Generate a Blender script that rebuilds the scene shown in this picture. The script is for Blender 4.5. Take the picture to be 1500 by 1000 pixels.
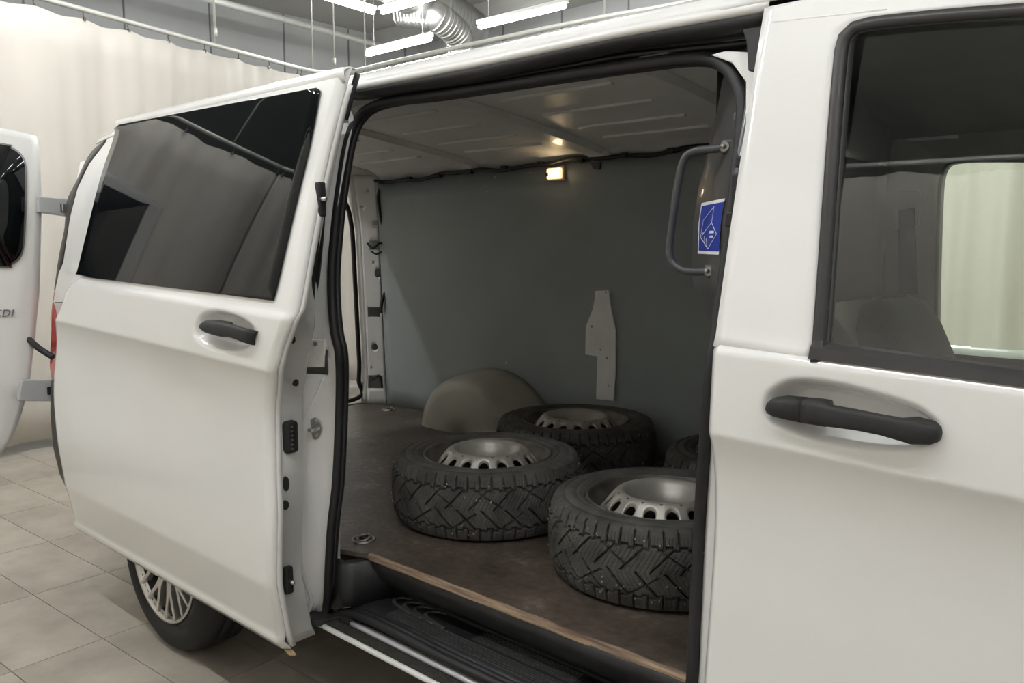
import bpy, bmesh, math, random
import numpy as np
from mathutils import Vector, Matrix
for o in list(bpy.data.objects): bpy.data.objects.remove(o)
SC = bpy.context.scene
COL = SC.collection
random.seed(4)

# ------------------------------------------------------------------ camera
F = 1220.0; HOR = 360.0; VPX = -600.0
CAM = np.array([1.707, -1.25, 1.40])
pitch = math.atan((500 - HOR) / F)
yaw = math.atan((750 - VPX) / math.hypot(F, 500 - HOR))
fh = np.array([-math.cos(yaw), math.sin(yaw), 0])
RT = np.array([math.sin(yaw), math.cos(yaw), 0])
FW = fh * math.cos(pitch) - np.array([0, 0, 1.]) * math.sin(pitch)
UP = fh * math.sin(pitch) + np.array([0, 0, 1.]) * math.cos(pitch)
cd = bpy.data.cameras.new('camera'); cam = bpy.data.objects.new('camera', cd); COL.objects.link(cam)
cd.sensor_width = 36; cd.lens = 36 * F / 1500; cd.clip_start = .02; cd.clip_end = 100
M = Matrix.Identity(4)
for i in range(3):
    M[i][0] = RT[i]; M[i][1] = UP[i]; M[i][2] = -FW[i]; M[i][3] = CAM[i]
cam.matrix_world = M
SC.camera = cam
# ------------------------------------------------------------------ world, exposure
w = bpy.data.worlds.new('world'); SC.world = w; w.use_nodes = True
w.node_tree.nodes['Background'].inputs[0].default_value = (0, 0, 0, 1)
w.node_tree.nodes['Background'].inputs[1].default_value = 0
SC.view_settings.view_transform = 'Standard'; SC.view_settings.look = 'None'
SC.view_settings.gamma = 1; SC.view_settings.use_curve_mapping = False
SC.view_settings.exposure = 1.40
TUBE = 40.0          # strength of the tube lamps

# ------------------------------------------------------------------ maths
def ray(px, py): return FW + RT * (px - 750) / F + UP * (500 - py) / F
def at(px, py, **k):
    d = ray(px, py); (a, v), = k.items(); i = 'xyz'.index(a)
    return CAM + d * ((v - CAM[i]) / d[i])
def sst(a, b, x):
    t = np.clip((x - a) / (b - a), 0, 1); return t * t * (3 - 2 * t)
def zc(x): return 1.118 - .028 * x - .004 * np.maximum(x, 0) ** 2      # shoulder crease height
def Yp(x, z):                                                            # body side section (inward +)
    s = z - zc(x)
    lo = .042 * (1 - np.exp(np.minimum(s, 0) / .09)) * sst(-.62, -.02, s) + .22 * np.maximum(.505 - z, 0)
    lo = lo + .25 * np.maximum(.345 - z, 0)
    up = .05 * np.minimum(s, .14) + .012 * sst(.135, .155, s) + np.where(s > .15, .215 * (s - .15) + .06 * (s - .15) ** 2, 0)
    return np.where(s < 0, lo, up)
def S(px, py, off=0., dx=0.):
    d = ray(px, py); t = (off - CAM[1]) / d[1]
    for _ in range(80):
        p = CAM + d * t
        t = .6 * t + .4 * ((off + float(Yp(p[0] - dx, p[2])) - CAM[1]) / d[1])
    return CAM + d * t
def spl(pts, n=8, closed=False):
    P = [np.array(p, float) for p in pts]; out = []; m = len(P)
    rng = range(m if closed else m - 1)
    for i in rng:
        if closed: a, b, c, e = P[i - 1], P[i], P[(i + 1) % m], P[(i + 2) % m]
        else: a, b, c, e = P[max(i - 1, 0)], P[i], P[i + 1], P[min(i + 2, m - 1)]
        for k in range(n):
            t = k / n
            out.append(.5 * (2 * b + (c - a) * t + (2 * a - 5 * b + 4 * c - e) * t * t + (3 * b - a - 3 * c + e) * t ** 3))
    if not closed: out.append(P[-1])
    return out
def resample(pts, n):
    P = np.array(pts, float); d = np.r_[0, np.cumsum(np.linalg.norm(np.diff(P, axis=0), axis=1))]
    u = np.linspace(0, d[-1], n)
    return [np.array([np.interp(v, d, P[:, k]) for k in range(P.shape[1])]) for v in u]

# ------------------------------------------------------------------ materials
MATS = {}
def mat(name, col, rough=.5, metal=0., coat=0., var=.06, scale=12., bump=0., bscale=60., spec=.5, coat_rough=.04, rvar=.1):
    if name in MATS: return MATS[name]
    m = bpy.data.materials.new(name); m.use_nodes = True; nt = m.node_tree; N = nt.nodes; L = nt.links
    b = N['Principled BSDF']
    tc = N.new('ShaderNodeTexCoord'); nz = N.new('ShaderNodeTexNoise'); nz.inputs['Scale'].default_value = scale; nz.inputs['Detail'].default_value = 6
    L.new(tc.outputs['Object'], nz.inputs['Vector'])
    r = N.new('ShaderNodeValToRGB')
    r.color_ramp.elements[0].position = .3; r.color_ramp.elements[1].position = .7
    r.color_ramp.elements[0].color = (*[c * (1 - var) for c in col], 1); r.color_ramp.elements[1].color = (*[min(1, c * (1 + var)) for c in col], 1)
    L.new(nz.outputs['Fac'], r.inputs['Fac']); L.new(r.outputs['Color'], b.inputs['Base Color'])
    mr = N.new('ShaderNodeMapRange'); mr.inputs['To Min'].default_value = max(.02, rough * (1 - rvar)); mr.inputs['To Max'].default_value = min(1, rough * (1 + rvar))
    L.new(nz.outputs['Fac'], mr.inputs['Value']); L.new(mr.outputs['Result'], b.inputs['Roughness'])
    b.inputs['Metallic'].default_value = metal; b.inputs['Coat Weight'].default_value = coat; b.inputs['Coat Roughness'].default_value = coat_rough
    b.inputs['Specular IOR Level'].default_value = spec
    if bump:
        n2 = N.new('ShaderNodeTexNoise'); n2.inputs['Scale'].default_value = bscale; n2.inputs['Detail'].default_value = 4
        L.new(tc.outputs['Object'], n2.inputs['Vector'])
        bp = N.new('ShaderNodeBump'); bp.inputs['Strength'].default_value = bump; bp.inputs['Distance'].default_value = .004
        L.new(n2.outputs['Fac'], bp.inputs['Height']); L.new(bp.outputs['Normal'], b.inputs['Normal'])
    MATS[name] = m
    return m
def emis(name, col, st):
    m = bpy.data.materials.new(name); m.use_nodes = True; b = m.node_tree.nodes['Principled BSDF']
    b.inputs['Base Color'].default_value = (.8, .8, .8, 1); b.inputs['Emission Color'].default_value = (*col, 1); b.inputs['Emission Strength'].default_value = st
    return m
PAINT = mat('white_paint', (.80, .80, .79), .35, coat=1., var=.012, scale=3)
JAMB = mat('white_jamb_paint', (.80, .80, .79), .4, coat=.6, var=.03, scale=8)
INNER = mat('inner_body_paint', (.80, .80, .79), .42, coat=.12, var=.04, scale=6)
BLACK = mat('black_plastic', (.016, .016, .017), .6, var=.2, scale=40, bump=.15, bscale=500)
RUBBER = mat('seal_rubber', (.014, .014, .016), .55, var=.25, scale=30)
GLOSSB = mat('track_black', (.008, .009, .013), .45, var=.2)
STEPP = mat('step_plastic', (.024, .025, .028), .38, var=.3, scale=14, bump=.25, bscale=400)
STEPR = mat('step_rib_plastic', (.040, .040, .041), .5, var=.2, scale=30)
TRIM = mat('window_trim', (.03, .028, .028), .42, var=.1)
TYRE = mat('tyre_rubber', (.068, .066, .060), .78, var=.45, scale=14, bump=.2, bscale=150)
TYRE2 = mat('road_tyre_rubber', (.017, .0165, .0155), .75, var=.3, scale=9, bump=.1, bscale=150)
STEEL = mat('silver_wheel_paint', (.40, .385, .35), .42, metal=.45, var=.22, scale=9, bump=.1, bscale=40)
RIMD = mat('dirty_rim_steel', (.13, .12, .10), .5, metal=.4, var=.5, scale=10)
STUD = mat('stud_metal', (.7, .7, .68), .3, metal=1)
ALLOY = mat('machined_alloy', (.60, .58, .56), .3, metal=.75, var=.06)
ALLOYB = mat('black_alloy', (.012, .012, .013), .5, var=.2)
CHROME = mat('bright_zinc', (.62, .62, .60), .3, metal=1, var=.1)
ZINCD = mat('dull_zinc', (.30, .29, .27), .45, metal=.9, var=.2)
LINER = mat('grey_liner_board', (.30, .333, .335), .58, var=.09, scale=2.2, bump=.05, bscale=200)
ARCH = mat('arch_cover_plastic', (.42, .41, .36), .34, var=.15, scale=4, bump=.06, bscale=120)
PLATE = mat('pillar_plate_paint', (.80, .80, .79), .5, var=.06)
BULK = mat('bulkhead_paint', (.06, .06, .063), .33, coat=.3, var=.1, scale=5)
HANDLEG = mat('handle_grey', (.05, .053, .057), .36, var=.08)
BLUE = mat('sticker_blue', (.010, .035, .33), .45, var=.04)
WHITE = mat('sticker_white', (.8, .82, .85), .5, var=.02)
REDL = mat('lamp_red', (.52, .07, .07), .12, coat=1, var=.05)
BUMP = mat('bumper_plastic', (.055, .053, .05), .55, var=.1, bump=.1, bscale=400)
STRAP = mat('hinge_grey_paint', (.50, .51, .53), .35, coat=.5, var=.03)
CABD = mat('cab_dark_trim', (.06, .06, .058), .8, var=.12, scale=20, bump=.1, bscale=300)
CABG = mat('cab_grey_trim', (.17, .165, .155), .8, var=.06)
SEATF = mat('seat_fabric', (.045, .045, .045), .9, var=.25, scale=120)
EDGEW = None

def floorboard():
    m = bpy.data.materials.new('brown_film_plywood'); m.use_nodes = True; nt = m.node_tree; N = nt.nodes; L = nt.links; b = N['Principled BSDF']
    tc = N.new('ShaderNodeTexCoord')
    n1 = N.new('ShaderNodeTexNoise'); n1.inputs['Scale'].default_value = 5; n1.inputs['Detail'].default_value = 9; n1.inputs['Roughness'].default_value = .7
    n2 = N.new('ShaderNodeTexNoise'); n2.inputs['Scale'].default_value = 45; n2.inputs['Detail'].default_value = 6
    v = N.new('ShaderNodeTexVoronoi'); v.inputs['Scale'].default_value = 160
    for n in (n1, n2, v): L.new(tc.outputs['Object'], n.inputs['Vector'])
    r = N.new('ShaderNodeValToRGB'); e = r.color_ramp.elements
    e[0].position = .32; e[0].color = (.034, .026, .020, 1); e[1].position = .72; e[1].color = (.25, .21, .17, 1)
    x = r.color_ramp.elements.new(.55); x.color = (.105, .082, .064, 1)
    mx = N.new('ShaderNodeMath'); mx.operation = 'MULTIPLY_ADD'; mx.inputs[1].default_value = .35; L.new(n2.outputs['Fac'], mx.inputs[0])
    ms = N.new('ShaderNodeMath'); ms.operation = 'MULTIPLY'; ms.inputs[1].default_value = .65; L.new(n1.outputs['Fac'], ms.inputs[0]); L.new(ms.outputs[0], mx.inputs[2])
    L.new(mx.outputs[0], r.inputs['Fac']); L.new(r.outputs['Color'], b.inputs['Base Color'])
    b.inputs['Roughness'].default_value = .5
    bp = N.new('ShaderNodeBump'); bp.inputs['Strength'].default_value = .25; bp.inputs['Distance'].default_value = .002
    L.new(v.outputs['Distance'], bp.inputs['Height']); L.new(bp.outputs['Normal'], b.inputs['Normal'])
    return m
PLY = floorboard()
def edgewood():
    m = bpy.data.materials.new('worn_plywood_edge'); m.use_nodes = True; nt = m.node_tree; N = nt.nodes; L = nt.links; b = N['Principled BSDF']
    tc = N.new('ShaderNodeTexCoord'); mp = N.new('ShaderNodeMapping'); mp.inputs['Scale'].default_value = (6, 60, 120)
    n = N.new('ShaderNodeTexNoise'); n.inputs['Scale'].default_value = 1; n.inputs['Detail'].default_value = 8
    L.new(tc.outputs['Object'], mp.inputs['Vector']); L.new(mp.outputs['Vector'], n.inputs['Vector'])
    r = N.new('ShaderNodeValToRGB'); e = r.color_ramp.elements
    e[0].position = .35; e[0].color = (.12, .075, .055, 1); e[1].position = .68; e[1].color = (.42, .31, .21, 1)
    L.new(n.outputs['Fac'], r.inputs['Fac']); L.new(r.outputs['Color'], b.inputs['Base Color']); b.inputs['Roughness'].default_value = .8
    return m
EDGEW = edgewood()
def tilemat():
    m = bpy.data.materials.new('grey_floor_tile'); m.use_nodes = True; nt = m.node_tree; N = nt.nodes; L = nt.links; b = N['Principled BSDF']
    ge = N.new('ShaderNodeNewGeometry'); oi = N.new('ShaderNodeObjectInfo')
    n1 = N.new('ShaderNodeTexNoise'); n1.inputs['Scale'].default_value = 3.5; n1.inputs['Detail'].default_value = 8; n1.inputs['Roughness'].default_value = .62
    ad = N.new('ShaderNodeVectorMath'); ad.operation = 'ADD'; L.new(ge.outputs['Position'], ad.inputs[0]); L.new(oi.outputs['Random'], ad.inputs[1])
    L.new(ad.outputs[0], n1.inputs['Vector'])
    r = N.new('ShaderNodeValToRGB'); e = r.color_ramp.elements
    e[0].position = .3; e[0].color = (.30, .27, .225, 1); e[1].position = .7; e[1].color = (.50, .455, .39, 1)
    L.new(n1.outputs['Fac'], r.inputs['Fac'])
    hs = N.new('ShaderNodeHueSaturation'); mr = N.new('ShaderNodeMapRange'); mr.inputs['To Min'].default_value = .93; mr.inputs['To Max'].default_value = 1.07
    L.new(oi.outputs['Random'], mr.inputs['Value']); L.new(mr.outputs['Result'], hs.inputs['Value']); L.new(r.outputs['Color'], hs.inputs['Color'])
    L.new(hs.outputs['Color'], b.inputs['Base Color']); b.inputs['Roughness'].default_value = .38
    return m
TILE = tilemat()
GROUT = mat('grout', (.09, .085, .08), .9)
def curtainmat():
    m = mat('curtain_cloth', (.63, .595, .54), .85, var=.02, scale=2)
    return m
CURT = curtainmat()
HALLW = mat('hall_wall_grey', (.60, .61, .61), .7, var=.05, scale=1.5)
CEIL = mat('hall_ceiling_grey', (.50, .495, .47), .8, var=.06, scale=1)
RAILM = mat('white_rail', (.66, .66, .62), .4, metal=.3, var=.06)
TUBEM = emis('tube_light', (.98, 1.0, 1.0), TUBE)
FIXT = mat('fixture_white', (.72, .72, .70), .5)
FOIL = mat('duct_foil', (.48, .48, .46), .4, metal=1., var=.12, scale=8, bump=.3, bscale=25)
def glassmat(name, col, rough=0., tint=1.):
    m = bpy.data.materials.new(name); m.use_nodes = True; nt = m.node_tree; N = nt.nodes; L = nt.links
    N.remove(N['Principled BSDF'])
    t = N.new('ShaderNodeBsdfTransparent'); t.inputs[0].default_value = (*col, 1)
    g = N.new('ShaderNodeBsdfGlossy'); g.inputs['Roughness'].default_value = rough; g.inputs[0].default_value = (1, 1, 1, 1)
    fr = N.new('ShaderNodeFresnel'); fr.inputs['IOR'].default_value = 1.52
    mu = N.new('ShaderNodeMath'); mu.operation = 'MULTIPLY'; mu.inputs[1].default_value = 1.5; mu.use_clamp = True
    mx = N.new('ShaderNodeMixShader'); L.new(fr.outputs[0], mu.inputs[0]); L.new(mu.outputs[0], mx.inputs[0])
    L.new(t.outputs[0], mx.inputs[1]); L.new(g.outputs[0], mx.inputs[2]); L.new(mx.outputs[0], N['Material Output'].inputs[0])
    return m
GLASS = glassmat('green_tinted_glass', (.925, .985, .91))
PRIV = mat('privacy_glass', (.004, .005, .006), .02, var=.1, spec=.3, rvar=.0)
FRIT = mat('glass_frit', (.002, .002, .003), .06, var=.1, coat=.6, coat_rough=.0)

# ------------------------------------------------------------------ mesh helpers
def link(name, me, m, parent=None, smooth=False):
    o = bpy.data.objects.new(name, me); COL.objects.link(o)
    if m is not None and not me.materials: me.materials.append(m)
    if smooth:
        me.polygons.foreach_set('use_smooth', [True] * len(me.polygons))
    if parent is not None: o.parent = parent
    return o
def mesh(name, V, Fc, m, parent=None, smooth=False):
    me = bpy.data.meshes.new(name); me.from_pydata([tuple(map(float, v)) for v in V], [], Fc); me.update()
    bm = bmesh.new(); bm.from_mesh(me); bmesh.ops.recalc_face_normals(bm, faces=bm.faces); bm.to_mesh(me); bm.free()
    return link(name, me, m, parent, smooth)
def tag(o, label=None, cat=None, group=None, kind=None):
    if label: o['label'] = label
    if cat: o['category'] = cat
    if group: o['group'] = group
    if kind: o['kind'] = kind
    return o
def empty(name, loc=(0, 0, 0)):
    o = bpy.data.objects.new(name, None); o.empty_display_size = .1; COL.objects.link(o); o.location = loc; return o
def bevel(o, wd, seg=2, ang=40):
    md = o.modifiers.new('bevel', 'BEVEL'); md.width = wd; md.segments = seg; md.limit_method = 'ANGLE'; md.angle_limit = math.radians(ang); return o
def solid(o, th, off=0):
    md = o.modifiers.new('solid', 'SOLIDIFY'); md.thickness = th; md.offset = off; return o
def sheet(name, rows, m, parent=None, smooth=True, thick=0, closed_u=False, closed_v=False, off=0):
    n = len(rows[0]); V = [p for r in rows for p in r]; Fc = []
    R = len(rows)
    for i in range(R if closed_v else R - 1):
        for j in range(n if closed_u else n - 1):
            a = i * n + j; b = i * n + (j + 1) % n; i2 = (i + 1) % R
            Fc.append((a, b, i2 * n + (j + 1) % n, i2 * n + j))
    o = mesh(name, V, Fc, m, parent, smooth)
    if thick: solid(o, thick, off)
    return o
def tube_geo(pts, r, n=8, closed=False, flat=None, cap=True):
    P = [np.array(p, float) for p in pts]; m = len(P); V = []; Fc = []
    rr = r if hasattr(r, '__len__') else [r] * m
    prev = None
    for i in range(m):
        if closed: t = P[(i + 1) % m] - P[i - 1]
        else: t = P[min(i + 1, m - 1)] - P[max(i - 1, 0)]
        t = t / (np.linalg.norm(t) + 1e-9)
        if prev is None:
            ref = np.array([0, 0, 1.]) if abs(t[2]) < .9 else np.array([1., 0, 0])
            u = np.cross(t, ref)
        else: u = prev - t * (prev @ t)
        u /= np.linalg.norm(u) + 1e-9; prev = u; v = np.cross(t, u)
        fx = flat if flat else 1
        for k in range(n):
            a = 2 * math.pi * k / n
            V.append(P[i] + u * math.cos(a) * rr[i] + v * math.sin(a) * rr[i] * fx)
    for i in range(m if closed else m - 1):
        for k in range(n):
            i2 = (i + 1) % m
            Fc.append((i * n + k, i * n + (k + 1) % n, i2 * n + (k + 1) % n, i2 * n + k))
    if not closed and cap:
        Fc.append(tuple(range(n))[::-1]); Fc.append(tuple((m - 1) * n + k for k in range(n)))
    return V, Fc
def tube(name, pts, r, m, parent=None, n=8, closed=False, flat=None):
    V, Fc = tube_geo(pts, r, n, closed, flat); return mesh(name, V, Fc, m, parent, True)
def multi(name, geos, m, parent=None, smooth=False):
    V = []; Fc = []
    for v, f in geos:
        k = len(V); V += list(v); Fc += [tuple(i + k for i in q) for q in f]
    return mesh(name, V, Fc, m, parent, smooth)
BF = [(0, 3, 2, 1), (4, 5, 6, 7), (0, 1, 5, 4), (1, 2, 6, 5), (2, 3, 7, 6), (3, 0, 4, 7)]
def box_geo(c, s, ax=None):
    c = np.array(c, float); ax = ax if ax is not None else np.eye(3); h = np.array(s) / 2
    V = [c + ax[0] * sx * h[0] + ax[1] * sy * h[1] + ax[2] * sz * h[2] for sz in (-1, 1) for sx, sy in ((-1, -1), (1, -1), (1, 1), (-1, 1))]
    return V, BF
def box(name, c, s, m, parent=None, bev=0, ax=None):
    V, Fc = box_geo(c, s, ax); o = mesh(name, V, Fc, m, parent)
    if bev: bevel(o, bev)
    return o
def prism_geo(poly, d):
    P = [np.array(p, float) for p in poly]; d = np.array(d, float); n = len(P)
    return P + [p + d for p in P], [tuple(range(n)), tuple(range(2 * n - 1, n - 1, -1))] + [(i, (i + 1) % n, n + (i + 1) % n, n + i) for i in range(n)]
def prism(name, poly, d, m, parent=None, bev=0):
    V, Fc = prism_geo(poly, d); o = mesh(name, V, Fc, m, parent)
    if bev: bevel(o, bev)
    return o
def lathe_geo(prof, n=48, c=(0, 0, 0), axis='z', closed=True):
    V = []; Fc = []; c = np.array(c, float); m = len(prof)
    for k in range(n):
        a = 2 * math.pi * k / n
        for r, h in prof:
            if axis == 'z': V.append(c + np.array([r * math.cos(a), r * math.sin(a), h]))
            elif axis == 'y': V.append(c + np.array([r * math.cos(a), h, r * math.sin(a)]))
            else: V.append(c + np.array([h, r * math.cos(a), r * math.sin(a)]))
    for k in range(n):
        for j in range(m - 1):
            k2 = (k + 1) % n
            Fc.append((k * m + j, k2 * m + j, k2 * m + j + 1, k * m + j + 1))
    return V, Fc
def lathe(name, prof, m, parent=None, n=48, c=(0, 0, 0), axis='z', smooth=True):
    V, Fc = lathe_geo(prof, n, c, axis); return mesh(name, V, Fc, m, parent, smooth)
def disc_on(name, P, nrm, rx, rz, th, m, parent, up=(0, 0, 1), n=20):
    """an oval boss lying on a surface: centre P, facing nrm"""
    nrm = np.array(nrm, float); nrm /= np.linalg.norm(nrm); up = np.array(up, float); a = np.cross(up, nrm); a /= np.linalg.norm(a); b = np.cross(nrm, a)
    poly = [np.array(P) + a * rx * math.cos(t) + b * rz * math.sin(t) - nrm * .002 for t in np.linspace(0, 2 * math.pi, n, endpoint=False)]
    return prism(name, poly, nrm * (th + .002), m, parent)

def cut(o, geos):
    """cut openings into a solid part with throw-away cutters"""
    c = multi('cutter', geos, None)
    md = o.modifiers.new('cut', 'BOOLEAN'); md.operation = 'DIFFERENCE'; md.solver = 'EXACT'; md.object = c
    bpy.context.view_layer.update()
    me = bpy.data.meshes.new_from_object(o.evaluated_get(bpy.context.evaluated_depsgraph_get()))
    o.modifiers.clear(); o.data = me; bpy.data.objects.remove(c)
def oval_geo(P, nrm, rx, rz, dep, n=18):
    nrm = np.array(nrm, float); nrm /= np.linalg.norm(nrm); a = np.cross((0, 0, 1.), nrm); a /= np.linalg.norm(a); b = np.cross(nrm, a)
    return prism_geo([np.array(P) + a * rx * math.cos(t) + b * rz * math.sin(t) - nrm * dep for t in np.linspace(0, 2 * math.pi, n, endpoint=False)], nrm * dep * 2)
# ================================================================== THE SETTING
TA = math.radians(3.3)
tx = np.array([math.cos(TA), math.sin(TA), 0]); ty = np.array([-math.sin(TA), math.cos(TA), 0])
T0 = np.array([-1.895, -.165, 0])
XW0, XW1, YW0, YW1, ZCEIL = -9.2, 8.2, -6.0, 8.4, 4.75
fl = box('floor', ((XW0 + XW1) / 2, (YW0 + YW1) / 2, -.06), (XW1 - XW0, YW1 - YW0, .112), GROUT); tag(fl, kind='structure')
cells = []
for i in range(-16, 20):
    for j in range(-24, 34):
        c = T0 + tx * (.6 * i + .3) + ty * (.3 * j + .15)
        if XW0 + .35 < c[0] < XW1 - .35 and YW0 + .35 < c[1] < YW1 - .35:
            v = c - CAM; dep = v @ FW
            q = 1e9
            if dep > .3:
                px = 750 + F * (v @ RT) / dep; py = 500 - F * (v @ UP) / dep
                q = dep + (0 if -150 < px < 900 and py < 1150 else 6)
            else: q = 20 + np.linalg.norm(v)
            cells.append((q, c))
cells.sort(key=lambda t: t[0])
tm = bpy.data.meshes.new('tile'); V, Fc = box_geo((0, 0, 0), (.597, .297, .006)); tm.from_pydata([tuple(v) for v in V], [], Fc); tm.materials.append(TILE)
for q, c in cells[:290]:
    o = bpy.data.objects.new('tile', tm); COL.objects.link(o); o.location = (c[0], c[1], -.003); o.rotation_euler.z = TA; o.parent = fl
g = [box_geo((c[0], c[1], -.003), (.597, .297, .006), np.array([tx, ty, [0, 0, 1]])) for q, c in cells[290:]]
tag(multi('tile_field', g, TILE, fl), kind='stuff')

def wall(name, c, s): return tag(box(name, c, s, HALLW), kind='structure')
wl = wall('wall_left', (XW0 - .05, (YW0 + YW1) / 2, ZCEIL / 2), (.1, YW1 - YW0, ZCEIL))
wb = wall('wall_back', ((XW0 + XW1) / 2, YW1 + .05, ZCEIL / 2), (XW1 - XW0 + .2, .1, ZCEIL))
wr = wall('wall_right', (XW1 + .05, (YW0 + YW1) / 2, ZCEIL / 2), (.1, YW1 - YW0, ZCEIL))
wf = wall('wall_front', ((XW0 + XW1) / 2, YW0 - .05, ZCEIL / 2), (XW1 - XW0 + .2, .1, ZCEIL))
ce = tag(box('ceiling', ((XW0 + XW1) / 2, (YW0 + YW1) / 2, ZCEIL + .05), (XW1 - XW0 + .2, YW1 - YW0 + .2, .1), CEIL), kind='structure')
SEAM = mat('seam_dark', (.25, .255, .25), .7)
for y in np.arange(1.2, 8.3, 1.15): box('panel_seam', (XW0 + .006, y, ZCEIL / 2), (.012, .02, ZCEIL - .02), SEAM, wl)
for x in np.arange(-8.4, 6, 1.15): box('panel_seam', (x, YW1 - .006, ZCEIL / 2), (.02, .012, ZCEIL - .02), SEAM, wb)
# roof beams of the hall
for y in (1.2, 7.4):
    box('roof_beam', (-.5, y, ZCEIL - .11), (17.2, .16, .22), CEIL, ce, .01)

# ---- curtains on a rail around the bay
RZ = 3.05
back_c = spl([(-5.17, 3.36), (-5.16, 3.62), (-4.9, 3.76), (-4.2, 3.76), (-2.27, 3.82), (-1.2, 3.95), (1.0, 4.1), (3.6, 4.2), (6.2, 4.25)], 10)
left_c = spl([(-3.75, -1.9), (-4.0, -1.2), (-4.26, -.4), (-4.51, .8), (-4.85, 2.1), (-5.17, 3.36)], 10)
near_c = spl([(6.6, -2.15), (3.5, -2.2), (1, -2.22), (-1.2, -2.24), (-3.1, -2.24), (-3.5, -2.15), (-3.75, -1.9)], 10)
right_c = spl([(6.62, -2.1), (6.75, -1.5), (6.8, .5), (6.7, 3.0), (6.2, 4.25)], 10)
def curtain(path, seed, label, hookstep=.36, inward=1):
    P = np.array(path); d = np.r_[0, np.cumsum(np.linalg.norm(np.diff(P, axis=0), axis=1))]
    n = int(d[-1] / .02); u = np.linspace(0, d[-1], n)
    X = np.interp(u, d, P[:, 0]); Y = np.interp(u, d, P[:, 1])
    tx_ = np.gradient(X); ty_ = np.gradient(Y); l = np.hypot(tx_, ty_); nx, ny = -ty_ / l, tx_ / l
    rs = np.random.default_rng(seed); ph = rs.uniform(0, 6, 6)
    k = 2 * math.pi / hookstep
    rows = []
    for zi, z in enumerate(np.linspace(.015, 1, 14)):
        f = 1 - .45 * z
        amp = (.085 * np.sin(k * .5 * u + ph[0] + .8 * np.sin(.9 * u + ph[1])) + .026 * np.sin(k * 1.07 * u + ph[2]) + .022 * np.sin(2.1 * u + ph[3])) * (f if z < .98 else .3)
        amp = amp + .034 * np.sin(2 * math.pi * u / .17 + 2.2 * np.sin(1.3 * u + ph[5])) * (.25 + .75 * (.5 + .5 * np.sin(1.9 * u + ph[1])) ** 2) * f
        amp = amp * (.75 + .25 * np.sin(.8 * u + ph[4]))
        top = RZ - .065 - .018 * np.sin(math.pi * ((u / hookstep) % 1)) ** 2
        zz = np.full(n, .02) + (top - .02) * z
        rows.append([np.array([X[i] + nx[i] * amp[i], Y[i] + ny[i] * amp[i], zz[i]]) for i in range(n)])
    o = sheet('curtain', rows, CURT, None, True); tag(o, label, 'curtain')
    solid(o, .003)
    V, Fc = [], []
    hg = multi('hook', [tube_geo([(0, 0, .05), (0, .008, .035), (0, .004, .02), (0, 0, 0)], .004, 5), box_geo((0, 0, .0), (.022, .014, .022))], mat('hook_grey', (.12, .12, .11), .4, metal=.6))
    me = hg.data; bpy.data.objects.remove(hg)
    for s in np.arange(.01, d[-1], hookstep):
        h = bpy.data.objects.new('hook', me); COL.objects.link(h); h.parent = o
        h.location = (np.interp(s, d, P[:, 0]), np.interp(s, d, P[:, 1]), RZ - .065)
        h.rotation_euler.z = s
    return o
curtain(left_c, 1, 'white cloth curtain hanging behind the open rear door of the van')
curtain(back_c, 2, 'white cloth curtain hanging along the far side of the van')
curtain(near_c, 3, 'white cloth curtain along the side of the bay facing the sliding door')
curtain(right_c, 5, 'white cloth curtain across the end of the bay ahead of the van')
def rail(path, label):
    P = [(p[0], p[1], RZ) for p in path]
    o = tube('curtain_rail', P, .019, RAILM, None, 8); tag(o, label, 'curtain rail')
    for i in range(6, len(P) - 3, 18):
        tube('hanger_rod', [(P[i][0], P[i][1], RZ), (P[i][0], P[i][1], ZCEIL - .01)], .007, RAILM, o, 6)
    return o
rail(left_c, 'white curtain rail running above the curtain behind the rear door')
rail(back_c, 'white curtain rail running beyond the far side of the van')
rail(near_c, 'white curtain rail facing the sliding door side of the van')
rail(right_c, 'white curtain rail across the bay ahead of the van')

# ---- tube lamps
def tubelamp(a, b, label, group, rods=True, off=False):
    a = np.array(a, float); b = np.array(b, float); d = (b - a); L = np.linalg.norm(d); d /= L
    t = empty('tube_lamp_offscreen' if off else 'tube_lamp', tuple((a + b) / 2 + np.array([0, 0, .05]))); c0 = np.array(t.location)
    tube('tube_offscreen' if off else 'tube', [a - c0, a + d * .02 - c0, b - d * .02 - c0, b - c0], [.016, .024, .024, .016], TUBEM, t, 12)
    side_ = np.array([-d[1], d[0], 0])
    box('housing', (a + b) / 2 + np.array([0, 0, .047]) - c0, (L + .04, .05, .04), FIXT, t, .006, np.array([d, side_, [0, 0, 1]]))
    if rods:
        for f in (.12, .88): tube('hanger', [a + d * L * f + np.array([0, 0, .06]) - c0, np.array([*(a + d * L * f)[:2], ZCEIL - .01]) - c0], .004, RAILM, t, 5)
    tag(t, label, 'light', group); return t
zt = 3.6
GRP = ['tube lamps in the row beyond the far curtain', 'tube lamps in the row over the far curtain', 'tube lamps in the row behind the rear door', 'tube lamps in the row on the sliding door side', 'tube lamps in the row over the van roof']
LBL = ['white tube lamp hung in the row beyond the far curtain', 'white tube lamp hung in the row just above the far curtain', 'white tube lamp hung in the row crossing behind the van', 'white tube lamp hung in the row on the sliding door side', 'white tube lamp hung in the row over the van roof']
la = tubelamp((-6.24, 4.99, zt), (-5.14, 4.99, zt), 'white tube lamp hung below the end of the silver duct', GRP[0])
lb_ = tubelamp((-4.42, 4.99, zt), (-3.30, 4.99, zt), 'white tube lamp hung past the silver duct above the van roof edge', GRP[0])
for k in range(2, 7): tubelamp((-6.24 + 1.82 * k, 4.99, zt), (-5.14 + 1.82 * k, 4.99, zt), LBL[0], GRP[0], True, True)
zh = 3.9
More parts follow.
